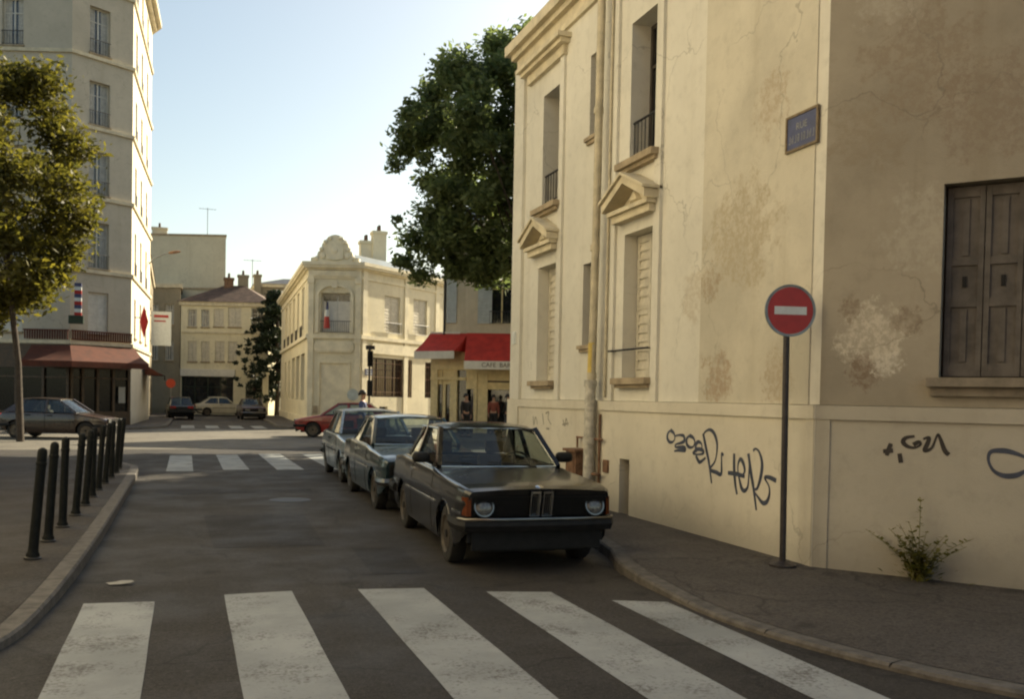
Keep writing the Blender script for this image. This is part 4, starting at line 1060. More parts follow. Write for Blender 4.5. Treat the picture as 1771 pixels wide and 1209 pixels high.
# shopfront
m = MB(Q1)
for a, b in ((1.34, 1.66), (.42, .74)): m.box(a, b, -.18, .04, .1, 2.95)
m.box(.74, 1.34, -.14, -.06, 2.30, 2.95); m.box(.98, 1.10, -.15, -.04, .1, 2.3); m.box(0, R1, -.16, .06, 2.95, 3.96); m.box(0, R1, .061, .10, 2.50, 2.62)
for z in (.5, 1.2, 1.9): m.box(1.32, 1.68, .041, .05, z, z + .05); m.box(.40, .76, .041, .05, z, z + .05)
m.M = Q2
m.box(0, R2, -.16, .06, 2.95, 3.96); m.box(0, R2, -.14, -.02, 2.10, 2.95); m.box(0, R2, -.02, .03, 2.86, 2.95)
for u in (.2, 1.0, 1.9, 2.72, 3.0, 4.12, 4.6): m.box(u - .07, u + .07, -.16, .05, .1, 2.86)
m.box(4.18, 4.5, -.15, .02, .1, 2.1)
for a, b in ((.25, .95), (1.05, 1.85)): m.box(a, b, -.14, 0, .1, .7)
m.build('shopfront', M['cream_paint'], cf)
m = MB(Q2); m.box(3.05, 4.05, -.019, -.008, 2.42, 2.50); m.box(2.1, 2.7, -.019, -.008, 2.42, 2.50); m.build('lettering_strip', M['brown_wood'], cf)
m = MB(Q1); m.quad((0, -.17, .1), (R1, -.17, .1), (R1, -.17, 2.95), (0, -.17, 2.95)); m.M = Q2; m.quad((0, -.9, .1), (R2, -.9, .1), (R2, -.9, 2.95), (0, -.9, 2.95)); m.quad((0, -.15, .7), (1.9, -.15, .7), (1.9, -.15, 2.1), (0, -.15, 2.1)); m.build('pane', M['glass'], cf)
def q2w(F, u, n, z): return tuple(F @ Vector((u, n, z)))
awning(cf, [q2w(Q2, 0.2, .03, 4.62), q2w(Q2, 5.02, .03, 4.62)], [q2w(Q2, .2, 1.45, 3.32), q2w(Q2, 4.95, 1.45, 3.32)], .36, 'awning_red', 'canvas_white')
awning(cf, [q2w(Q1, -.05, .03, 4.60), q2w(Q1, 1.72, .03, 4.60)], [q2w(Q1, .25, 1.15, 3.76), q2w(Q1, 2.05, 1.25, 3.72)], .34, 'awning_red', 'canvas_white')
text_mesh('lettering', 'CAFE  BAR', .27, 'brown_wood', face_frame(Q2, 3.55, 1.455, 3.14), cf)

# unseen houses added for the light; the opposite one throws sun back
simple_house('unseen_opposite_house', 'unseen cream house added across the street to bounce sun on the corner house', [(-4.7, 19.5), (-4.7, 3), (-16, 3), (-16, 19.5)], 15.5, 'opp_wall', (-5, 11, .12),
             {0: [(u, u + 1.0, z, z + 1.9, 'c') for u in (2, 5, 8, 11, 14) for z in (1.2, 4.6, 8.0, 11.4)]}, ('zinc', ((.3, 15.55), (-2, 17.5))))
simple_house('unseen_brick_house', 'unseen dark brick house added across the street to limit bounce on the chamfer', [(-5.0, 2.95), (-5.0, -16), (-16, -16), (-16, 2.95)], 12.5, 'brick', (-5, -6, .12),  # added dark so little sun bounces onto the chamfer
             {0: [(u, u + 1.0, z, z + 1.9, 'c') for u in (2, 5, 8, 11, 14) for z in (1.2, 4.6, 8.0)]}, ('slate', ((.3, 12.55), (-2, 14.5))))
simple_house('sun_block_house', 'unseen house added behind the corner house to block sun from the street', [(20, 16.55), (10.2, 16.55), (10.2, 24.6), (20, 24.6)], 12.0, 'cafe_wall', (14, 19, .12), {})  # hidden from view, added as a sun blocker for the road
# ------------------------------------------------------------------ cars
def lerp_tab(tab, s, smooth=.05):
    xs = [t[0] for t in tab]; ys = [t[1] for t in tab]
    acc = 0
    for d in (-1, -.5, 0, .5, 1): acc += float(np.interp(s + d * smooth, xs, ys))
    return acc / 5

def car(name, label, P, paint, group=None, detail=True):
    L, W, r = P['L'], P['W'], P['r']; fo, wb = P['fo'], P['wb']
    root = thing(name, label, 'car', (0, 0, 0), 0, group)
    y1, z1, y2, z2, y3, z3, y4, z4 = P['gh']
    ax = [fo, fo + wb]; Ra = r + .055
    dx = .045 if detail else .09
    doors = P['doors']                                   # list of (ys, ye)
    cuts = sorted({0.0, L, P['hood'], P['boot']} | {a for d in doors for a in d} | {.02, .05, .09, L - .02, L - .05, L - .09})
    ys = [0.0]
    for a, b in zip(cuts[:-1], cuts[1:]):
        k = max(1, int(round((b - a) / dx)))
        ys += [a + (b - a) * (i + 1) / k for i in range(k)]
    NS, NA, NTOP = (14, 4, 7) if detail else (9, 3, 4)
    def ring(y):
        zt, zb, w = lerp_tab(P['top'], y), lerp_tab(P['bot'], y), lerp_tab(P['wid'], y, .03)
        rr = P.get('shoulder', .05); zs = zt - rr; pts = []
        for j in range(NS + 1):
            z = zb + (zs - zb) * j / NS
            tum = .035 * ((z - .52) / .4) ** 2 if z > .52 else .06 * ((.52 - z) / .4) ** 2
            crease = .012 * math.exp(-((z - P.get('crease', .66)) / .02) ** 2)
            pts.append([w - tum + crease, y, z])
        w0 = pts[-1][0]
        for j in range(1, NA + 1):
            a = math.pi / 2 * j / NA; pts.append([w0 - rr * (1 - math.cos(a)), y, zs + rr * math.sin(a)])
        w1 = pts[-1][0]
        for j in range(1, NTOP + 1):
            x = w1 * (1 - j / NTOP); pts.append([x, y, zt + P.get('crown', .025) * (1 - (x / w1) ** 2)])
        for p in pts:
            f = max(0, 1 - y / .35); p[1] += P['lean'] * (zt - p[2]) * f
            f = max(0, 1 - (L - y) / .35); p[1] -= P.get('rlean', .1) * (zt - p[2]) * f
        return pts
    rings = [ring(y) for y in ys]; NP = len(rings[0])
    # wheel arches: push the grid out of the circles
    for R_ in rings:
        for j in range(NS + 1):
            p = R_[j]
            for a in ax:
                d = math.hypot(p[1] - a, p[2] - r)
                if d < Ra and p[2] > -1:
                    p.append(d)
    inside = [[len(p) > 3 for p in R_] for R_ in rings]
    for R_ in rings:
        for p in R_:
            if len(p) > 3:
                a = min(ax, key=lambda q: abs(p[1] - q)); d = p.pop() or 1e-4
                if p[2] < r:
                    sgn = 1 if p[1] > a else -1; p[1] = a + sgn * math.sqrt(max(Ra ** 2 - (p[2] - r) ** 2, 0))
                else:
                    p[1] = a + (p[1] - a) * Ra / d; p[2] = r + (p[2] - r) * Ra / d
    parts = {'body': MB(), 'hood': MB(), 'boot_lid': MB()}
    for k in range(len(doors)): parts['door%d' % k] = MB(); parts['doorR%d' % k] = MB()
    for i in range(len(ys) - 1):
        yc = (ys[i] + ys[i + 1]) / 2
        for j in range(NP - 1):
            ids = ((i, j), (i + 1, j), (i + 1, j + 1), (i, j + 1))
            if j < NS and all(inside[a][b] for a, b in ids): continue
            q = [rings[a][b][:3] for a, b in ids]
            top = j >= NS + NA
            zc = sum(p[2] for p in q) / 4; xc = sum(p[0] for p in q) / 4
            if top and y1 + .02 < yc < y4 - .02: continue
            key = 'body'
            if top and yc < P['hood'] and yc > .05 and abs(xc) < W / 2 - .10: key = 'hood'
            elif top and yc > P['boot'] and abs(xc) < W / 2 - .12 and yc < L - .02: key = 'boot_lid'
            elif j < NS + 1 and zc > lerp_tab(P['bot'], yc) + .06:
                for k, (a, b) in enumerate(doors):
                    if a < yc < b: key = 'door%d' % k
            parts[key].add(q, [(0, 1, 2, 3)])
            k2 = key.replace('door', 'doorR') if key.startswith('door') else key
            parts[k2].add([(-p[0], p[1], p[2]) for p in q], [(3, 2, 1, 0)])
    for e, flip in ((0, 1), (-1, 0)):
        R_ = rings[e]
        for j in range(NP - 1):
            a, b = R_[j], R_[j + 1]
            parts['body'].add([a[:3], b[:3], (-b[0], b[1], b[2]), (-a[0], a[1], a[2])], [(0, 1, 2, 3) if flip else (3, 2, 1, 0)])
    body = parts['body']
    # arch lips
    for a in ax:
        w = lerp_tab(P['wid'], a)
        for sx in (-1, 1):
            body.tube([(sx * (w - .012 - .03 * (math.sin(t) < .3)), a + Ra * math.cos(t), r + Ra * math.sin(t)) for t in [math.pi * (k - 1) / 14 for k in range(17)]], .014, 6)
    # roof and pillars
    wb1, wr2, wr3, wb4 = P['gw']
    roof = MB()
    rows = []
    for i in range(11):
        t = i / 10; y = y2 + (y3 - y2) * t; z = z2 + (z3 - z2) * t + .035 * math.sin(math.pi * t); w = wr2 + (wr3 - wr2) * t
        rows.append([(w * x, y + .06 * (x * x - 1) * (1 - 2 * t), z + .045 * (1 - abs(x) ** 2.6) - (.03 if abs(x) == 1 else 0)) for x in (-1, -.97, -.9, -.75, -.5, -.25, 0, .25, .5, .75, .9, .97, 1)])
    roof.loft(rows, closed=False)
    roof.loft([[(x, y, z - .035) for x, y, z in R_] for R_ in rows], closed=False)
    for R_ in (rows[0], rows[-1]): roof.loft([R_, [(x, y, z - .035) for x, y, z in R_]], closed=False)
    roof_o = roof
    def bar(mb, p, q, w, d):
        p, q = Vector(p), Vector(q); t = (q - p).normalized(); ux = Vector((0, 1, 0)); ux = (ux - t * ux.dot(t)).normalized(); vx = t.cross(ux)
        mb.loft([[tuple(c + ux * w * a + vx * d * b) for a, b in ((-.5, -.5), (.5, -.5), (.5, .5), (-.5, .5))] for c in (p, q)])
    yb = P['bpillar']
    zbelt = lambda y: lerp_tab(P['top'], y)
    wside = lambda y: lerp_tab(P['wid'], y) - .055 - .035 * ((zbelt(y) - .57) / .4) ** 2
    for sx in (-1, 1):
        A0, A1 = (sx * wb1, y1, z1), (sx * wr2, y2, z2); C0, C1 = (sx * wb4, y4, z4), (sx * wr3, y3, z3)
        bar(roof, A0, A1, .07, .05); bar(roof, (sx * wr2, y2, z2 - .01), (sx * wr3, y3, z3 - .01), .05, .055)
        tb = (yb - y2) / (y3 - y2); B1 = (sx * (wr2 + (wr3 - wr2) * tb), yb, z2 + (z3 - z2) * tb + .01); B0 = (sx * wside(yb), yb + .02, zbelt(yb))
        bar(roof, B0, B1, .075, .04)
        # C pillar panel
        cw = P['cpillar']; tc = (y3 - cw * .45)
        Q = [(C0[0], C0[1], C0[2]), (sx * wside(y4 - cw), y4 - cw, zbelt(y4 - cw)), (sx * (wr3 + .005), tc, z3), (C1[0], C1[1], C1[2])]
        roof.add(Q + [(x - sx * .03, y, z) for x, y, z in Q], [(0, 1, 2, 3), (7, 6, 5, 4), (0, 3, 7, 4), (1, 5, 6, 2)])
    body_o = body.build('body', paint, root, smooth=38)
    ro = roof.build('roof', paint, root, smooth=35)
    if len(parts['hood'].v): parts['hood'].build('hood', paint, root, smooth=35)
    if len(parts['boot_lid'].v): parts['boot_lid'].build('boot_lid', paint, root, smooth=35)
    for k, (a, b) in enumerate(doors):
        for key, sx in (('door%d' % k, 1), ('doorR%d' % k, -1)):
            dm = parts[key]
            if not dm.v: continue
            d = dm.build('door', paint, root, smooth=35)
            w = lerp_tab(P['wid'], b) ; zh = zbelt(b) - .10
            h = MB(); h.box(min(sx * (w - .035), sx * (w + .02)), max(sx * (w - .035), sx * (w + .02)), b - .24, b - .07, zh - .02, zh + .012); h.build('handle', M['chrome'] if P.get('chrome', True) else M['black_plastic'], d)
            for yy in (a, b):
                s_ = MB()
                zb_, zt_ = lerp_tab(P['bot'], yy) + .06, zbelt(yy) - .05
                pts = []
                for q in range(9):
                    z = zb_ + (zt_ - zb_) * q / 8; tum = .035 * ((z - .52) / .4) ** 2 if z > .52 else .06 * ((.52 - z) / .4) ** 2
                    skip = any(math.hypot(yy - a_, z - r) < Ra + .01 for a_ in ax)
                    if not skip: pts.append((sx * (lerp_tab(P['wid'], yy, .03) - tum + .0005), yy, z))
                if len(pts) > 1: s_.tube(pts, .0045, 4)
                if s_.v: s_.build('door_seam', M['black_plastic'], d)
    # glass
    def gridquad(p00, p10, p11, p01, bulge, n=8, axis=1):
        mb = MB(); rows = []
        for i in range(n + 1):
            R_ = []
            for j in range(n + 1):
                u, v = i / n, j / n
                p = (Vector(p00) * (1 - u) + Vector(p10) * u) * (1 - v) + (Vector(p01) * (1 - u) + Vector(p11) * u) * v
                p = p + Vector(bulge) * (4 * u * (1 - u)); R_.append(tuple(p))
            rows.append(R_)
        mb.loft(rows, closed=False); return mb
    gq = gridquad((-wb1 + .03, y1 + .01, z1 + .005), (wb1 - .03, y1 + .01, z1 + .005), (wr2 - .03, y2 + .01, z2 + .0), (-wr2 + .03, y2 + .01, z2 + .0), (0, -.06, .01))
    ws = gq.build('windscreen', M['car_glass'], root, smooth=60)
    gq = gridquad((-wb4 + .05, y4 - .02, z4), (wb4 - .05, y4 - .02, z4), (wr3 - .05, y3 - .01, z3), (-wr3 + .05, y3 - .01, z3), (0, .05, .01)); gq.build('rear_window', M['car_glass'], root, smooth=60)
    trim = MB()
    cm = M['chrome'] if P.get('chrome', True) else M['black_plastic']
    trim.tube([(x * (wb1 - .02), y1 - .005 - .06 * (1 - x * x), z1 + .012) for x in (-1, -.6, -.2, .2, .6, 1)], .009, 6)
    for sx in (-1, 1):
        trim.tube([(sx * (wb1 - .025), y1 + .0, z1 + .01), (sx * (wr2 - .025), y2, z2 - .01)], .010, 6)
        trim.tube([(sx * (wside(y) + .02), y, zbelt(y) + .004) for y in [y1 + .15 + (y4 - y1 - .4) * k / 8 for k in range(9)]], .011, 6)
        trim.tube([(sx * (wr2 + .012), y2 + .03, z2 + .005), (sx * (wr3 + .012), y3, z3 + .005)], .009, 6)
    trim.tube([(x * (wr2 - .03), y2 - .055 * (1 - x * x), z2 + .012) for x in (-1, -.5, 0, .5, 1)], .009, 6)
    trim.build('window_trim', cm, root, smooth=60)
    for sx in (-1, 1):
        cw = P['cpillar']
        tb = (yb - y2) / (y3 - y2); zb2 = z2 + (z3 - z2) * tb; wr = wr2 + (wr3 - wr2) * tb
        f = MB(); f.quad((sx * (wb1 - .01), y1 + .03, z1 + .01), (sx * (wside(yb) - .01), yb - .02, zbelt(yb)), (sx * (wr - .01), yb - .03, zb2), (sx * (wr2 - .005), y2 + .02, z2)); f.build('side_window', M['car_glass'], root)
        f = MB(); f.quad((sx * (wside(yb) - .01), yb + .05, zbelt(yb)), (sx * (wside(y4 - cw) - .01), y4 - cw, zbelt(y4 - cw)), (sx * (wr3 - .01), y3 - cw * .45, z3), (sx * (wr - .01), yb + .04, zb2)); f.build('side_window', M['car_glass'], root)
    # underbody and cabin
    u = MB(); wq = W / 2 - .27
    u.box(-wq, wq, .22, L - .22, .19, .50); u.box(-W / 2 + .07, W / 2 - .07, fo + Ra + .02, fo + wb - Ra - .02, .20, .48)
    u.box(-W / 2 + .10, W / 2 - .10, .12, fo - Ra - .02, .30, .46); u.box(-W / 2 + .10, W / 2 - .10, fo + wb + Ra + .02, L - .12, .28, .46)
    u.box(-wq, wq, .3, y1 + .1, .50, z1 - .2); u.box(-wq, wq, y4 - .1, L - .25, .5, z4 - .2)
    u.build('underbody', M['black_plastic'], root)
    it = MB(); it.box(-W / 2 + .16, W / 2 - .16, y1 + .06, y1 + .42, z1 - .28, z1 - .035); it.box(-W / 2 + .16, W / 2 - .16, y3 + .05, y4 - .02, z4 - .3, z4 - .06)
    it.build('dashboard', M['interior'], root, bevel=.03)
    sw = MB(Matrix.Translation((.33 * P.get('drv', 1), y1 + .52, z1 - .02)) @ Matrix.Rotation(RAD(-65), 4, 'X'))
    sw.tube([(.185 * math.cos(a), .185 * math.sin(a), 0) for a in [i * math.pi / 10 for i in range(21)]], .013, 6); sw.box(-.18, .18, -.02, .02, -.01, .01); sw.build('steering_wheel', M['black_plastic'], root)
    for sx in (-1, 1):
        s_ = MB(); s_.box(sx * .34 - .23, sx * .34 + .23, y1 + .85, y1 + 1.32, .36, .55); s_.loft([[(sx * .34 + a * .23, yy + b, zz) for a, b in ((-1, -.06), (1, -.06), (1, .06), (-1, .06))] for yy, zz in ((y1 + 1.32, .50), (y1 + 1.45, .98))])
        s_.box(sx * .34 - .12, sx * .34 + .12, y1 + 1.43, y1 + 1.52, 1.00, 1.16); s_.build('seat', M['seat_cloth'], root, bevel=.03)
    s_ = MB(); s_.box(-.6, .6, y3 - .25, y3 + .2, .38, .58); s_.box(-.6, .6, y3 + .16, y3 + .30, .55, z4 - .02); s_.build('rear_seat', M['seat_cloth'], root, bevel=.03)
    # wheels
    for a in ax:
        for sx in (-1, 1):
            xo = sx * (lerp_tab(P['wid'], a) - .035)
            R_ = Matrix.Translation((xo, a, r)) @ Matrix.Rotation(RAD(90 * sx), 4, 'Y')
            w = MB(R_); tw = .165
            w.lathe([(r * .62, 0), (r * .80, .004), (r * .95, -.008), (r, -.03), (r, -tw + .03), (r * .95, -tw + .008), (r * .62, -tw)], 32, caps=False)
            wo = w.build('wheel', M['rubber'], root, smooth=40)
            ri = MB(R_); ri.lathe([(0, -.012), (r * .12, -.008), (r * .2, -.025), (r * .40, -.030), (r * .52, -.018), (r * .60, -.002), (r * .655, .006), (r * .665, -.012)], 28); ri.build('rim', M['rim'], wo, smooth=40)
            rh = MB(R_)
            for k in range(10):
                pass
            rh.lathe([(0, .004), (r * .13, .002), (r * .14, -.01)], 14); rh.build('hub_cap', M['black_plastic'], wo)
    # front
    zt0 = lerp_tab(P['top'], 0)
    w0 = lerp_tab(P['wid'], .0); fz0, fz1 = P['grille']
    yf = lambda z: P['lean'] * (zt0 - z)
    def fbox(mb, x0, x1, za, zb_, d0, d1, mi=0):
        p = [(x, yf(z) - d, z) for d in (d0, d1) for z in (za, zb_) for x in (x0, x1)]
        mb.add(p, [(0, 1, 3, 2), (4, 6, 7, 5), (0, 4, 5, 1), (2, 3, 7, 6), (0, 2, 6, 4), (1, 5, 7, 3)], mi)
    g = MB(); fbox(g, -w0 + .05, w0 - .05, fz0, fz1, -.02, .012)
    ns = P.get('slats', 9)
    for k in range(ns): z = fz0 + (fz1 - fz0) * (k + .5) / ns; fbox(g, -w0 + .07, w0 - .07, z - .004, z + .004, .0125, .022)
    g.build('grille', M['black_plastic'], root)
    zl = (fz0 + fz1) / 2
    for x in P['lamps']:
        for sx in (-1, 1):
            A_ = Matrix.Translation((sx * x, yf(zl) - .022, zl)) @ Matrix.Rotation(RAD(90) - math.atan(P['lean']), 4, 'X')
            l = MB(A_)
            if P.get('lampr'):
                rl = P['lampr']; l.lathe([(0, .022), (rl * .5, .018), (rl * .85, .006), (rl * .95, 0)], 24); lo = l.build('headlight', M['lens'], root, smooth=50)
                c = MB(A_); c.lathe([(rl * .93, -.01), (rl * .93, .012), (rl * 1.07, .012), (rl * 1.12, -.02)], 24, caps=False); c.build('bezel', M['dull_chrome'], lo, smooth=40)
            else:
                hw = P['lampw']; l.box(-hw, hw, -.075, .075, -.01, .018); lo = l.build('headlight', M['lens'], root, bevel=.008)
    if P.get('kidney'):
        for sx in (-1, 1):
            k = MB(); x0, x1 = sx * .012, sx * .115; a_, b_ = min(x0, x1), max(x0, x1); zc0, zc1 = fz0 - .01, fz1 + .055
            for (p0, p1, q0, q1) in ((a_, b_, zc1 - .02, zc1), (a_, b_, zc0, zc0 + .015), (a_, a_ + .013, zc0, zc1), (b_ - .013, b_, zc0, zc1)): fbox(k, p0, p1, q0, q1, .02, .062)
            for q in range(4): xx = a_ + (b_ - a_) * (q + 1) / 5; fbox(k, xx - .002, xx + .002, zc0 + .02, zc1 - .02, .02, .035)
            k.build('grille_frame', M['chrome'], root)
        b = MB(Matrix.Translation((0, .045, lerp_tab(P['top'], .05) + .026)) @ Matrix.Rotation(RAD(25), 4, 'X')); b.lathe([(0, .010), (.03, .008), (.041, 0)], 20); b.build('badge', M['chrome'], root, smooth=40)
    for sx in ((-1, 1) if P.get('corner_ind') else ()):  # corner indicators
        iz0, iz1 = P.get('ind', (fz0, fz1)); wi = lerp_tab(P['wid'], .08)
        i_ = MB(); yy = yf((iz0 + iz1) / 2)
        pl = [(sx * (w0 - .035), yy - .02), (sx * (w0 + .004), yy - .008), (sx * (wi + .004), yy + .10), (sx * (wi - .03), yy + .10), (sx * (w0 - .035), yy + .02)]
        if sx < 0: pl = pl[::-1]
        i_.prism(pl, iz0 + .005, iz1 - .005); i_.build('indicator', M['amber'], root)
    # bumpers
    def bumper(yend, s, nm):
        bz0, bz1 = P['bump']; b = MB(); w = W / 2 - .005
        path = [(-w, yend + s * .42), (-w, yend + s * .06), (-w + .05, yend + s * -.045), (-.35, yend - s * .09), (.35, yend - s * .09), (w - .05, yend - s * .045), (w, yend + s * .06), (w, yend + s * .42)]
        pr = [(0, bz0), (.055, bz0), (.075, (bz0 + bz1) / 2), (.055, bz1), (0, bz1)]
        rg = []
        for i, (x, y) in enumerate(path):
            a_, b_ = Vector(path[max(i - 1, 0)]), Vector(path[min(i + 1, len(path) - 1)]); d = (b_ - a_).normalized(); nn = Vector((d.y, -d.x)) * (1 if s > 0 else -1)
            rg.append([(x + nn.x * (o - .05), y + nn.y * (o - .05), z) for o, z in pr])
        b.loft(rg); o = b.build(nm, M['dull_chrome'] if P.get('bumpmat') == 'chrome' else M['black_plastic'], root, smooth=30)
        if P.get('bumptop'):
            t = MB(); t.tube([(x * 1.0, y - s * .012, bz1 + .004) for x, y in path[1:-1]], .016, 6); t.build('bumper_strip', M['dull_chrome'], o, smooth=60)
    bumper(P['lean'] * .3, 1, 'bumper'); bumper(L - P.get('rlean', .1) * .3, -1, 'bumper')
    if not P.get('kidney'):
        p = MB(); p.box(-.26, .26, P['lean'] * .3 - .10, P['lean'] * .3 - .088, P['bump'][0] - .07, P['bump'][0] + .04); p.build('number_plate', M['plate'], root)
    p = MB(); p.box(-.26, .26, L - .01, L + .006, .56, .67); p.build('number_plate', M['plate'], root)
    v = MB(); v.box(-W / 2 + .14, W / 2 - .14, P['lean'] * .3 + .02, P['lean'] * .3 + .06, .23, P['bump'][0] + .01); v.build('valance', M['black_plastic'], root)
    for sx in (-1, 1):
        t = MB(); wq = lerp_tab(P['wid'], L - .02); t.box(sx * wq - (.36 if sx > 0 else -.02), sx * wq + (-.02 if sx > 0 else .36), L - .012, L + .012, P.get('tailz', .68), P.get('tailz', .68) + .14); t.build('tail_light', M['red_lens'], root)
    # side strip, mirrors, wipers, sill
    for sx in (-1, 1):
        t = MB()
        for a, b in ((.16, fo - Ra - .03), (fo + Ra + .03, fo + wb - Ra - .03), (fo + wb + Ra + .03, L - .14)):
            zs_ = P.get('strip', .56)
            pts = [(sx * (lerp_tab(P['wid'], a + (b - a) * k / 6, .03) - .0005), a + (b - a) * k / 6, zs_) for k in range(7)]
            t.loft([[(x + sx * o, y, z + h) for o, h in ((-.01, -.016), (.010, -.012), (.010, .012), (-.01, .016))] for x, y, z in pts])
        t.build('side_strip', cm, root)
    for sx in P.get('mirrors', (-1, 1)):
        mm = MB(); bx = sx * (wb1 + .02)
        mm.tube([(bx, y1 + .22, z1 + .03), (bx + sx * .07, y1 + .22, z1 + .07)], .02, 6)
        ce = (bx + sx * .13, y1 + .22, z1 + .10)
        mm.loft([[(ce[0] + .105 * sc * math.copysign(abs(math.cos(t)) ** .6, math.cos(t)), ce[1] + dy, ce[2] + .062 * sc * math.copysign(abs(math.sin(t)) ** .6, math.sin(t))) for t in [k * math.pi / 8 for k in range(16)]] for dy, sc in ((-.055, .55), (-.03, .9), (.02, 1), (.035, .96))])
        mm.build('mirror', M['black_plastic'], root, smooth=45)
    wp = MB()
    for x0, x1 in ((-.05, -.52), (.42, -.02)):
        wp.tube([(x0, y1 - .06, z1 + .01), (x1, y1 - .012 - .04 * (1 - (x1 / wb1) ** 2), z1 + .055)], .008, 5); wp.tube([(x1 + .18, y1 - .04, z1 + .045), (x1 - .12, y1 - .02, z1 + .06)], .007, 5)
    wp.build('wiper', M['black_plastic'], root)
    root['_L'] = L
    return root

def park(o, x, y, rot, sz=0.0):
    L = o['_L']; del o['_L']
    for ch in list(o.children_recursive):
        if ch.parent == o: ch.location.y -= L / 2
    o.location = (x, y, sz); o.rotation_euler = (0, 0, rot)

SEDAN = dict(L=4.36, W=1.60, r=.30, fo=.80, wb=2.56, gh=(1.50, .925, 2.02, 1.335, 3.02, 1.335, 3.58, .97), gw=(.70, .575, .575, .66), hood=1.30, boot=3.62,
             doors=[(1.42, 2.66)], bpillar=2.66, cpillar=.34, lean=.24, rlean=.12, shoulder=.045, crease=.68,
             top=[(0, .80), (.06, .825), (.3, .85), (1.3, .90), (1.5, .922), (3.5, .955), (3.75, .935), (4.25, .90), (4.36, .84)],
             bot=[(0, .40), (.12, .30), (.6, .22), (3.7, .22), (4.2, .30), (4.36, .42)], wid=[(0, .715), (.06, .755), (.3, .785), (1.0, .80), (3.2, .80), (4.1, .775), (4.32, .74), (4.36, .70)],
             grille=(.565, .755), lamps=[.565], lampr=.092, kidney=True, corner_ind=True, bump=(.42, .535), bumptop=True, strip=.59, slats=13)
PB = car('sedan', 'black angular two door sedan parked nearest, chrome edged twin grille and round headlights', SEDAN, car_paint('charcoal_paint', (.0085, .0083, .0082), 0, .22, .38, .02))
park(PB, 3.375, 8.35 + 2.18, RAD(-3.0))
S2 = dict(SEDAN); S2.update(L=4.30, W=1.64, fo=.78, wb=2.58, lean=.05, kidney=False, corner_ind=False, lamps=[.50, .34], lampr=.070, grille=(.56, .72), slats=6, bumpmat='chrome', strip=.60, doors=[(1.42, 2.5)], bpillar=2.52, bump=(.42, .52), bumptop=False,
           ind=(.58, .70), gh=(1.42, .93, 1.98, 1.33, 2.92, 1.34, 3.52, .98), gw=(.70, .57, .57, .66), mirrors=(),
           top=[(0, .755), (.06, .80), (.3, .835), (1.3, .90), (1.5, .925), (3.5, .955), (3.75, .935), (4.2, .90), (4.30, .84)], wid=[(0, .73), (.06, .77), (.3, .80), (1.0, .82), (3.2, .82), (4.1, .79), (4.26, .75), (4.30, .71)],
           bot=[(0, .42), (.12, .32), (.6, .22), (3.7, .22), (4.15, .30), (4.3, .42)])
PC = car('sedan', 'dark teal sedan with chrome bumper parked between the black and the silver cars', S2, car_paint('teal_paint', (.018, .040, .048), .2, .22, .7, .05))
park(PC, 3.50, 13.0 + 2.15, RAD(-1.5))
S3 = dict(S2); S3.update(L=3.95, wb=2.42, fo=.72, lamps=[.50], lampr=None, lampw=.12, gh=(1.22, .92, 1.75, 1.36, 2.95, 1.37, 3.62, .93), boot=3.5, hood=1.1, doors=[(1.2, 2.3)], bpillar=2.32, cpillar=.3, W=1.60, chrome=False, bumpmat='black',
           top=[(0, .74), (.06, .78), (.3, .82), (1.1, .89), (1.3, .915), (3.4, .94), (3.7, .92), (3.95, .84)], wid=[(0, .71), (.06, .75), (.3, .78), (1.0, .80), (3.0, .80), (3.8, .77), (3.95, .70)], bot=[(0, .42), (.12, .32), (.6, .22), (3.3, .22), (3.8, .32), (3.95, .42)])
PD = car('compact_car', 'silver blue compact car parked last in the row behind the teal sedan', S3, car_paint('silver_paint', (.26, .32, .36), .55, .28, .6, .05))
park(PD, 3.66, 17.45 + 1.98, RAD(-1.5))
HB = dict(S3); HB.update(L=3.75, wb=2.40, fo=.72, gh=(1.05, .90, 1.72, 1.36, 3.0, 1.36, 3.62, .92), gw=(.68, .56, .56, .64), cpillar=.42, doors=[(1.08, 2.1), (2.12, 2.85)], bpillar=2.1, boot=3.55, hood=.95, shoulder=.06,
           top=[(0, .66), (.06, .70), (.3, .76), (.95, .87), (1.2, .90), (3.2, .93), (3.6, .90), (3.75, .80)], wid=[(0, .68), (.06, .73), (.3, .77), (1.0, .79), (3.0, .79), (3.6, .76), (3.75, .69)], bot=[(0, .40), (.12, .30), (.6, .21), (3.1, .21), (3.6, .32), (3.75, .42)], tailz=.72)
PE = car('hatchback', 'red hatchback turning into the cross street behind the parked cars', HB, car_paint('red_paint', (.25, .012, .010), 0, .3, .6, .06), detail=False)
park(PE, 6.1, 38.1, RAD(-102))
PF = car('hatchback', 'dark car half out of frame beside the left pavement, its windscreen glaring', HB, car_paint('brown_paint', (.030, .016, .011), 0, .28, .7, .05), detail=False)
park(PF, -4.15, 36.35, RAD(72))
FARP = {'L': 4.1}
PG = car('hatchback', 'dark estate car parked on the left of the far street', HB, car_paint('dark_green_paint', (.018, .022, .022), 0, .3, .6, .1), detail=False)
park(PG, -.35, 62.5, RAD(184), .0)
PH = car('compact_car', 'cream car stopped in front of the green shop at the street end', S3, car_paint('cream_car_paint', (.50, .46, .36), 0, .35, .5, .05), detail=False)
park(PH, 2.6, 73.0, RAD(95), .0)
PI = car('sedan', 'dark sedan parked on the right of the far street under the conifer', S2, car_paint('maroon_paint', (.05, .022, .022), 0, .3, .6, .05), detail=False)
park(PI, 4.15, 64.5, RAD(2), .0)

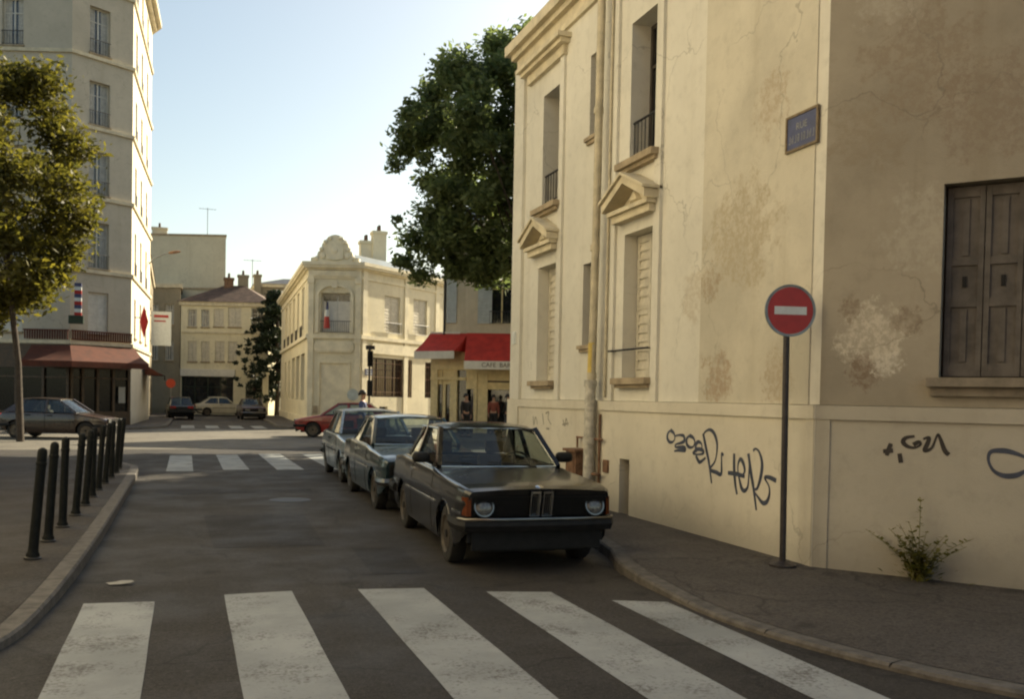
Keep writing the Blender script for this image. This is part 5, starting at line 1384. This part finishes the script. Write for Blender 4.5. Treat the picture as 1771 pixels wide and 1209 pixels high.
# ------------------------------------------------------------------ trees
def leaf_cloud(blobs, n, size, seed, flat=.0, shell=.75):
    rg = np.random.default_rng(seed); b = np.array(blobs, float)
    wgt = b[:, 3] ** 2; idx = rg.choice(len(b), n, p=wgt / wgt.sum())
    d = rg.normal(size=(n, 3)); d /= np.linalg.norm(d, axis=1)[:, None]
    rad = b[idx, 3] * (rg.random(n) ** .45) * (1 + .22 * rg.normal(size=n))
    c = b[idx, :3] + d * rad[:, None] * np.array([1, 1, .72 if not flat else flat])
    a = rg.normal(size=(n, 3)); a[:, 2] *= .6; a /= np.linalg.norm(a, axis=1)[:, None]
    t = np.cross(a, rg.normal(size=(n, 3))); t /= np.linalg.norm(t, axis=1)[:, None]
    s_ = size * (.55 + .9 * rg.random(n)); l = a * s_[:, None]; w = t * (s_ * .42)[:, None]
    v = np.stack([c - l, c + w - l * .1, c + l, c - w - l * .1], 1).reshape(-1, 3)
    return v
def mesh_quads(name, v, mat, parent):
    me = bpy.data.meshes.new(name); n = len(v) // 4
    Mi = np.array(wm(parent).inverted()); v = v @ Mi[:3, :3].T + Mi[:3, 3]
    me.vertices.add(len(v)); me.vertices.foreach_set('co', v.astype(np.float32).ravel())
    me.loops.add(4 * n); me.loops.foreach_set('vertex_index', np.arange(4 * n, dtype=np.int32))
    me.polygons.add(n); me.polygons.foreach_set('loop_start', np.arange(0, 4 * n, 4, dtype=np.int32))
    me.update(calc_edges=True); me.materials.append(mat)
    o = bpy.data.objects.new(name, me); COL.objects.link(o); o.parent = parent; return o
def tree(name, label, base, trunk_top, r0, blobs, n, size, mat, seed, cat='tree'):
    root = thing(name, label, cat, base); rr = random.Random(seed)
    m = MB(); bx, by, bz = base; tx, ty, tz = trunk_top
    m.tube([(bx, by, bz - .05), (bx + (tx - bx) * .3 + .05, by + (ty - by) * .3, bz + (tz - bz) * .35), (bx + (tx - bx) * .7 - .05, by + (ty - by) * .7, bz + (tz - bz) * .7), (tx, ty, tz)], [r0 * 1.25, r0, r0 * .85, r0 * .6], 10)
    tr = m.build('trunk', M['bark'], root, smooth=60)
    m = MB()
    for (x, y, z, r_) in [q for q in blobs if q[3] > .45][::max(1, len(blobs) // 26)]:
        s0 = Vector((bx, by, bz)).lerp(Vector((tx, ty, tz)), rr.uniform(.6, 1)); e = Vector((x, y, z)); mid = s0.lerp(e, .5) + Vector((rr.uniform(-.3, .3), rr.uniform(-.3, .3), rr.uniform(-.1, .4)))
        k = r0 * .22; m.tube([s0, s0.lerp(mid, .6), mid, mid.lerp(e, .6), e], [k, k * .8, k * .6, k * .4, k * .15], 6)
    m.build('limbs', M['bark'], root, smooth=60)
    mesh_quads('crown', leaf_cloud(blobs, n, size, seed), mat, root)
    return root
def crown(cx, cy, cz, rx, ry, rz, n, seed, rmin=.5, rmax=1.1, shape=None, bias=.55):
    r = random.Random(seed); out = []
    while len(out) < n:
        x, y, z = (r.uniform(-1, 1) for _ in range(3)); q = x * x + y * y + z * z
        if q > 1 or q < bias * r.random(): continue
        if shape and not shape(x, y, z): continue
        out.append((cx + x * rx, cy + y * ry, cz + z * rz, r.uniform(rmin, rmax)))
    return out
lf1 = leafmat('leaf_plane_tree', (.075, .10, .045), (.16, .19, .075), .5)
lf2 = leafmat('leaf_sunlit_tree', (.05, .052, .016), (.13, .115, .03), .48)
lf3 = leafmat('leaf_conifer', (.012, .022, .012), (.028, .042, .02), .12)
bl = crown(11.4, 31.3, 11.0, 4.4, 3.4, 5.0, 104, 4, .5, .95, bias=.2)
bl += [(10.6 + .5 * math.sin(3 * k), 31.0, 8.5 + .75 * k, .8) for k in range(9)]
ro_ = random.Random(77)
for k in range(46):
    a_ = ro_.uniform(-1.3, 1.5); rr_ = ro_.uniform(.86, 1.12)
    bl.append((11.4 - 4.5 * rr_ * math.cos(a_) * ro_.uniform(.75, 1.05), 31.6 + ro_.uniform(-2, 1.2), 11.0 + 5.1 * rr_ * math.sin(a_), ro_.uniform(.22, .5)))
bl += [(7.7, 32.3, 7.3, .75), (7.3, 32.4, 6.5, .5), (7.9, 32.2, 6.0, .55), (8.4, 32.0, 6.9, .8), (9.2, 31.8, 6.4, .8), (10.2, 31.6, 6.9, .9), (8.3, 32, 8.2, .9), (7.2, 32.5, 10.4, .6), (7.7, 32.4, 10.9, .7), (8.3, 32.2, 12.6, .7), (8.2, 32.3, 9.4, .7), (8.6, 32.2, 13.6, .45), (9.4, 31.9, 14.3, .6), (7.05, 32.6, 8.0, .25), (8.2, 32.3, 14.2, .3)]
bl = [q for q in bl if q[2] + q[3] < 13.6 + (q[0] - 8.2) * .85]
tree('broadleaf_tree', 'big dark green broadleaf tree rising behind the corner house and above the cafe', (11.8, 31.2, .12), (11.6, 31.3, 8.5), .30, bl, 66000, .12, lf1, 21)
bl = crown(14.6, 28.6, 10.2, 4.0, 3.2, 5.0, 80, 14, .6, 1.1, bias=.3)
tree('broadleaf_tree', 'second broadleaf tree added behind the corner house to shade the street', (14.8, 28.4, .12), (14.6, 28.6, 8.0), .26, bl, 40000, .15, lf1, 31)  # mostly hidden tree added to shade the road and left pavement
bl = crown(-6.3, 34.0, 8.4, 3.5, 3.0, 4.2, 78, 9, .55, 1.05) + [(-5.6, 33.8, 4.9, .8), (-6.4, 34, 4.2, .9), (-4.7, 33.5, 5.2, .6), (-5.9, 33.6, 3.7, .5)] + [(-3.3, 33.2, 7.2, .6), (-3.6, 33.3, 6.3, .7), (-3.1, 33.1, 7.0, .35), (-4.0, 33.4, 5.4, .6), (-4.6, 33.6, 11.6, .6)]
tree('broadleaf_tree', 'yellow green broadleaf tree at the left edge in front of the tall block', (-5.05, 33.6, .0), (-5.5, 33.9, 7.2), .10, bl, 52000, .11, lf2, 22)
cr = []; r_ = random.Random(3)
for k in range(26):
    z = 1.6 + 7.6 * k / 25; w = 4.2 * (1 - (k / 25) ** 1.7) + .5
    for j in range(6):
        a = r_.uniform(0, 6.28); rad = w * r_.uniform(.2, 1.0)
        for q in (.45, .75, 1.0): cr.append((6.4 + q * rad * math.cos(a), 73.0 + q * rad * math.sin(a), z - .10 * (q * rad) ** 1.5 + .2, .42 - .25 * q + r_.uniform(0, .12)))
root = tree('conifer_tree', 'dark conifer with drooping branches leaning over the far street', (6.6, 73.0, 0), (6.6, 73.0, 8.6), .16, cr, 26000, .13, lf3, 23)

# ------------------------------------------------------------------ people
def skin_mesh(name, nodes, edges, mat, parent, sub=1):
    me = bpy.data.meshes.new(name); me.from_pydata([n_[:3] for n_ in nodes], edges, []); me.update()
    o = bpy.data.objects.new(name + '_src', me); COL.objects.link(o)
    o.modifiers.new('skin', 'SKIN'); sv = me.skin_vertices[0].data
    for i, n_ in enumerate(nodes):
        sv[i].radius = (n_[3], n_[4] if len(n_) > 4 else n_[3]); sv[i].use_root = (i == 0)
    s_ = o.modifiers.new('sub', 'SUBSURF'); s_.levels = sub; s_.render_levels = sub
    dg = bpy.context.evaluated_depsgraph_get(); nm = bpy.data.meshes.new_from_object(o.evaluated_get(dg))
    bpy.data.objects.remove(o); bpy.data.meshes.remove(me)
    nm.materials.clear(); nm.materials.append(M[mat]); nm.name = name
    for p in nm.polygons: p.use_smooth = True
    o = bpy.data.objects.new(name, nm); COL.objects.link(o); o.parent = parent; return o
def person(label, loc, rz, h=1.75, top='blue_cloth', legs='grey_cloth', stride=.16, arm=.12):
    root = thing('person', label, 'person', loc, rz); k = h / 1.75
    N = lambda *a: tuple(x * k for x in a)
    # faces -y. joints: x right, y back, z up
    nodes = [N(0, 0, .95, .13, .10), N(0, 0, 1.12, .125, .095), N(0, -.01, 1.30, .15, .10), N(0, 0, 1.43, .09, .075), N(0, -.01, 1.50, .05), N(0, -.02, 1.57, .062, .07), N(0, -.02, 1.66, .072, .09), N(0, -.01, 1.73, .045, .06)]
    edges = [(0, 1), (1, 2), (2, 3), (3, 4), (4, 5), (5, 6), (6, 7)]
    shirt_n, shirt_e, leg_n, leg_e = [], [], [], []
    for sx in (-1, 1):
        b = len(nodes); sw = sx * stride
        nodes += [N(sx * .09, 0, .88, .088), N(sx * .095, -sw * .7 - .02, .48, .058), N(sx * .095, -sw * .6 + (.10 if sw < 0 else 0), .09, .040), N(sx * .10, -sw * .6 - .12 + (.10 if sw < 0 else 0), .03, .038, .03)]
        edges += [(0, b), (b, b + 1), (b + 1, b + 2), (b + 2, b + 3)]
        b = len(nodes); aw = -sx * arm
        nodes += [N(sx * .17, 0, 1.41, .055), N(sx * .22, -aw * .3 + .02, 1.15, .043), N(sx * .235, -aw - .04, .92, .030), N(sx * .235, -aw * 1.1 - .06, .85, .034, .018)]
        edges += [(3, b), (b, b + 1), (b + 1, b + 2), (b + 2, b + 3)]
        hb = b + 3
        for q, (dy, ln) in enumerate(((-.028, .075), (-.010, .088), (.010, .082), (.026, .065))):
            c = len(nodes); nodes += [N(sx * .235, -aw * 1.1 - .06 + dy, .81, .008), N(sx * (.232 - .01), -aw * 1.1 - .065 + dy, .81 - ln * .5, .0075), N(sx * (.225 - .02), -aw * 1.1 - .07 + dy, .81 - ln, .006)]
            edges += [(hb, c), (c, c + 1), (c + 1, c + 2)]
        c = len(nodes); nodes += [N(sx * .215, -aw * 1.1 - .105, .83, .010), N(sx * .21, -aw * 1.1 - .12, .79, .008)]; edges += [(hb, c), (c, c + 1)]
    # face: nose and ears
    b = len(nodes); nodes += [N(0, -.125, 1.635, .012)]; edges += [(6, b)]
    body = skin_mesh('body', nodes, edges, 'skin', root, 1)
    T = lambda i, g: (*nodes[i][:3], nodes[i][3] + g * k, (nodes[i][4] if len(nodes[i]) > 4 else nodes[i][3]) + g * k)
    bl_, br = 8, 8 + 4 + 4 + 12 + 2
    sl_ = [T(0, .02), T(1, .022), T(2, .022), T(3, .018)]; se = [(0, 1), (1, 2), (2, 3)]
    for b in (bl_ + 4, br + 4):
        c = len(sl_); sl_ += [T(b, .018), T(b + 1, .016), T(b + 2, .012)]; se += [(3, c), (c, c + 1), (c + 1, c + 2)]
    skin_mesh('shirt', sl_, se, top, root, 1)
    tl_ = [T(0, .014)]; te = []
    for b in (bl_, br):
        c = len(tl_); tl_ += [T(b, .016), T(b + 1, .018), T(b + 2, .022)]; te += [(0, c), (c, c + 1), (c + 1, c + 2)]
    skin_mesh('trousers', tl_, te, legs, root, 1)
    hm = MB(); hc = Vector(N(0, .005, 1.675))
    prof = []
    rings = []
    for i in range(7):
        t = i / 6 * math.pi * .56
        rings.append([(hc.x + .088 * k * math.sin(t) * math.cos(a), hc.y + (.108 * math.sin(t) * math.sin(a)) * k + .012, hc.z + .095 * k * math.cos(t) - (.05 * k * max(0, math.sin(a)) * (i / 6))) for a in [q * math.pi / 8 for q in range(16)]])
    rings[0] = [(x + 1e-5 * math.cos(q), y + 1e-5 * math.sin(q), z) for q, (x, y, z) in enumerate(rings[0])]
    hm.loft(rings, caps=False)
    me = bpy.data.meshes.new('hair'); me.from_pydata(hm.v, [], hm.f); me.materials.append(M['hair']); o = bpy.data.objects.new('hair', me); COL.objects.link(o); o.parent = root
    sd = o.modifiers.new('thick', 'SOLIDIFY'); sd.thickness = .012
    for p in me.polygons: p.use_smooth = True
    sh = MB()
    for sx in (-1, 1):
        sw = sx * stride; y0 = (-sw * .6 + (.10 if sw < 0 else 0)) * k
        sh.loft([[(sx * .10 * k + a * .042, y0 + b, z) for a, b in ((-1, -.20), (1, -.20), (1.1, -.05), (1, .07), (-1, .07), (-1.1, -.05))] for z in (0.0, .03, .065)])
    me = bpy.data.meshes.new('shoes'); me.from_pydata(sh.v, [], sh.f); me.materials.append(M['black_plastic']); o = bpy.data.objects.new('shoes', me); COL.objects.link(o); o.parent = root
    return root
person('dark haired person in a blue shirt walking behind the parked silver car', (5.05, 27.9, 0), RAD(70), 1.86)
person('person in a dark jacket standing left of the cafe doorway', (10.6, 35.6, .12), RAD(20), 1.74, 'dark_cloth', 'dark_cloth', .05, .03)
person('person in a dull red top standing in the cafe doorway', (12.75, 38.6, .12), RAD(-10), 1.72, 'red_cloth', 'dark_cloth', .05, .03)
person('dark figure half hidden by the far corner of the cream house', (12.15, 34.95, .12), RAD(60), 1.75, 'dark_cloth', 'grey_cloth', .1, .06)
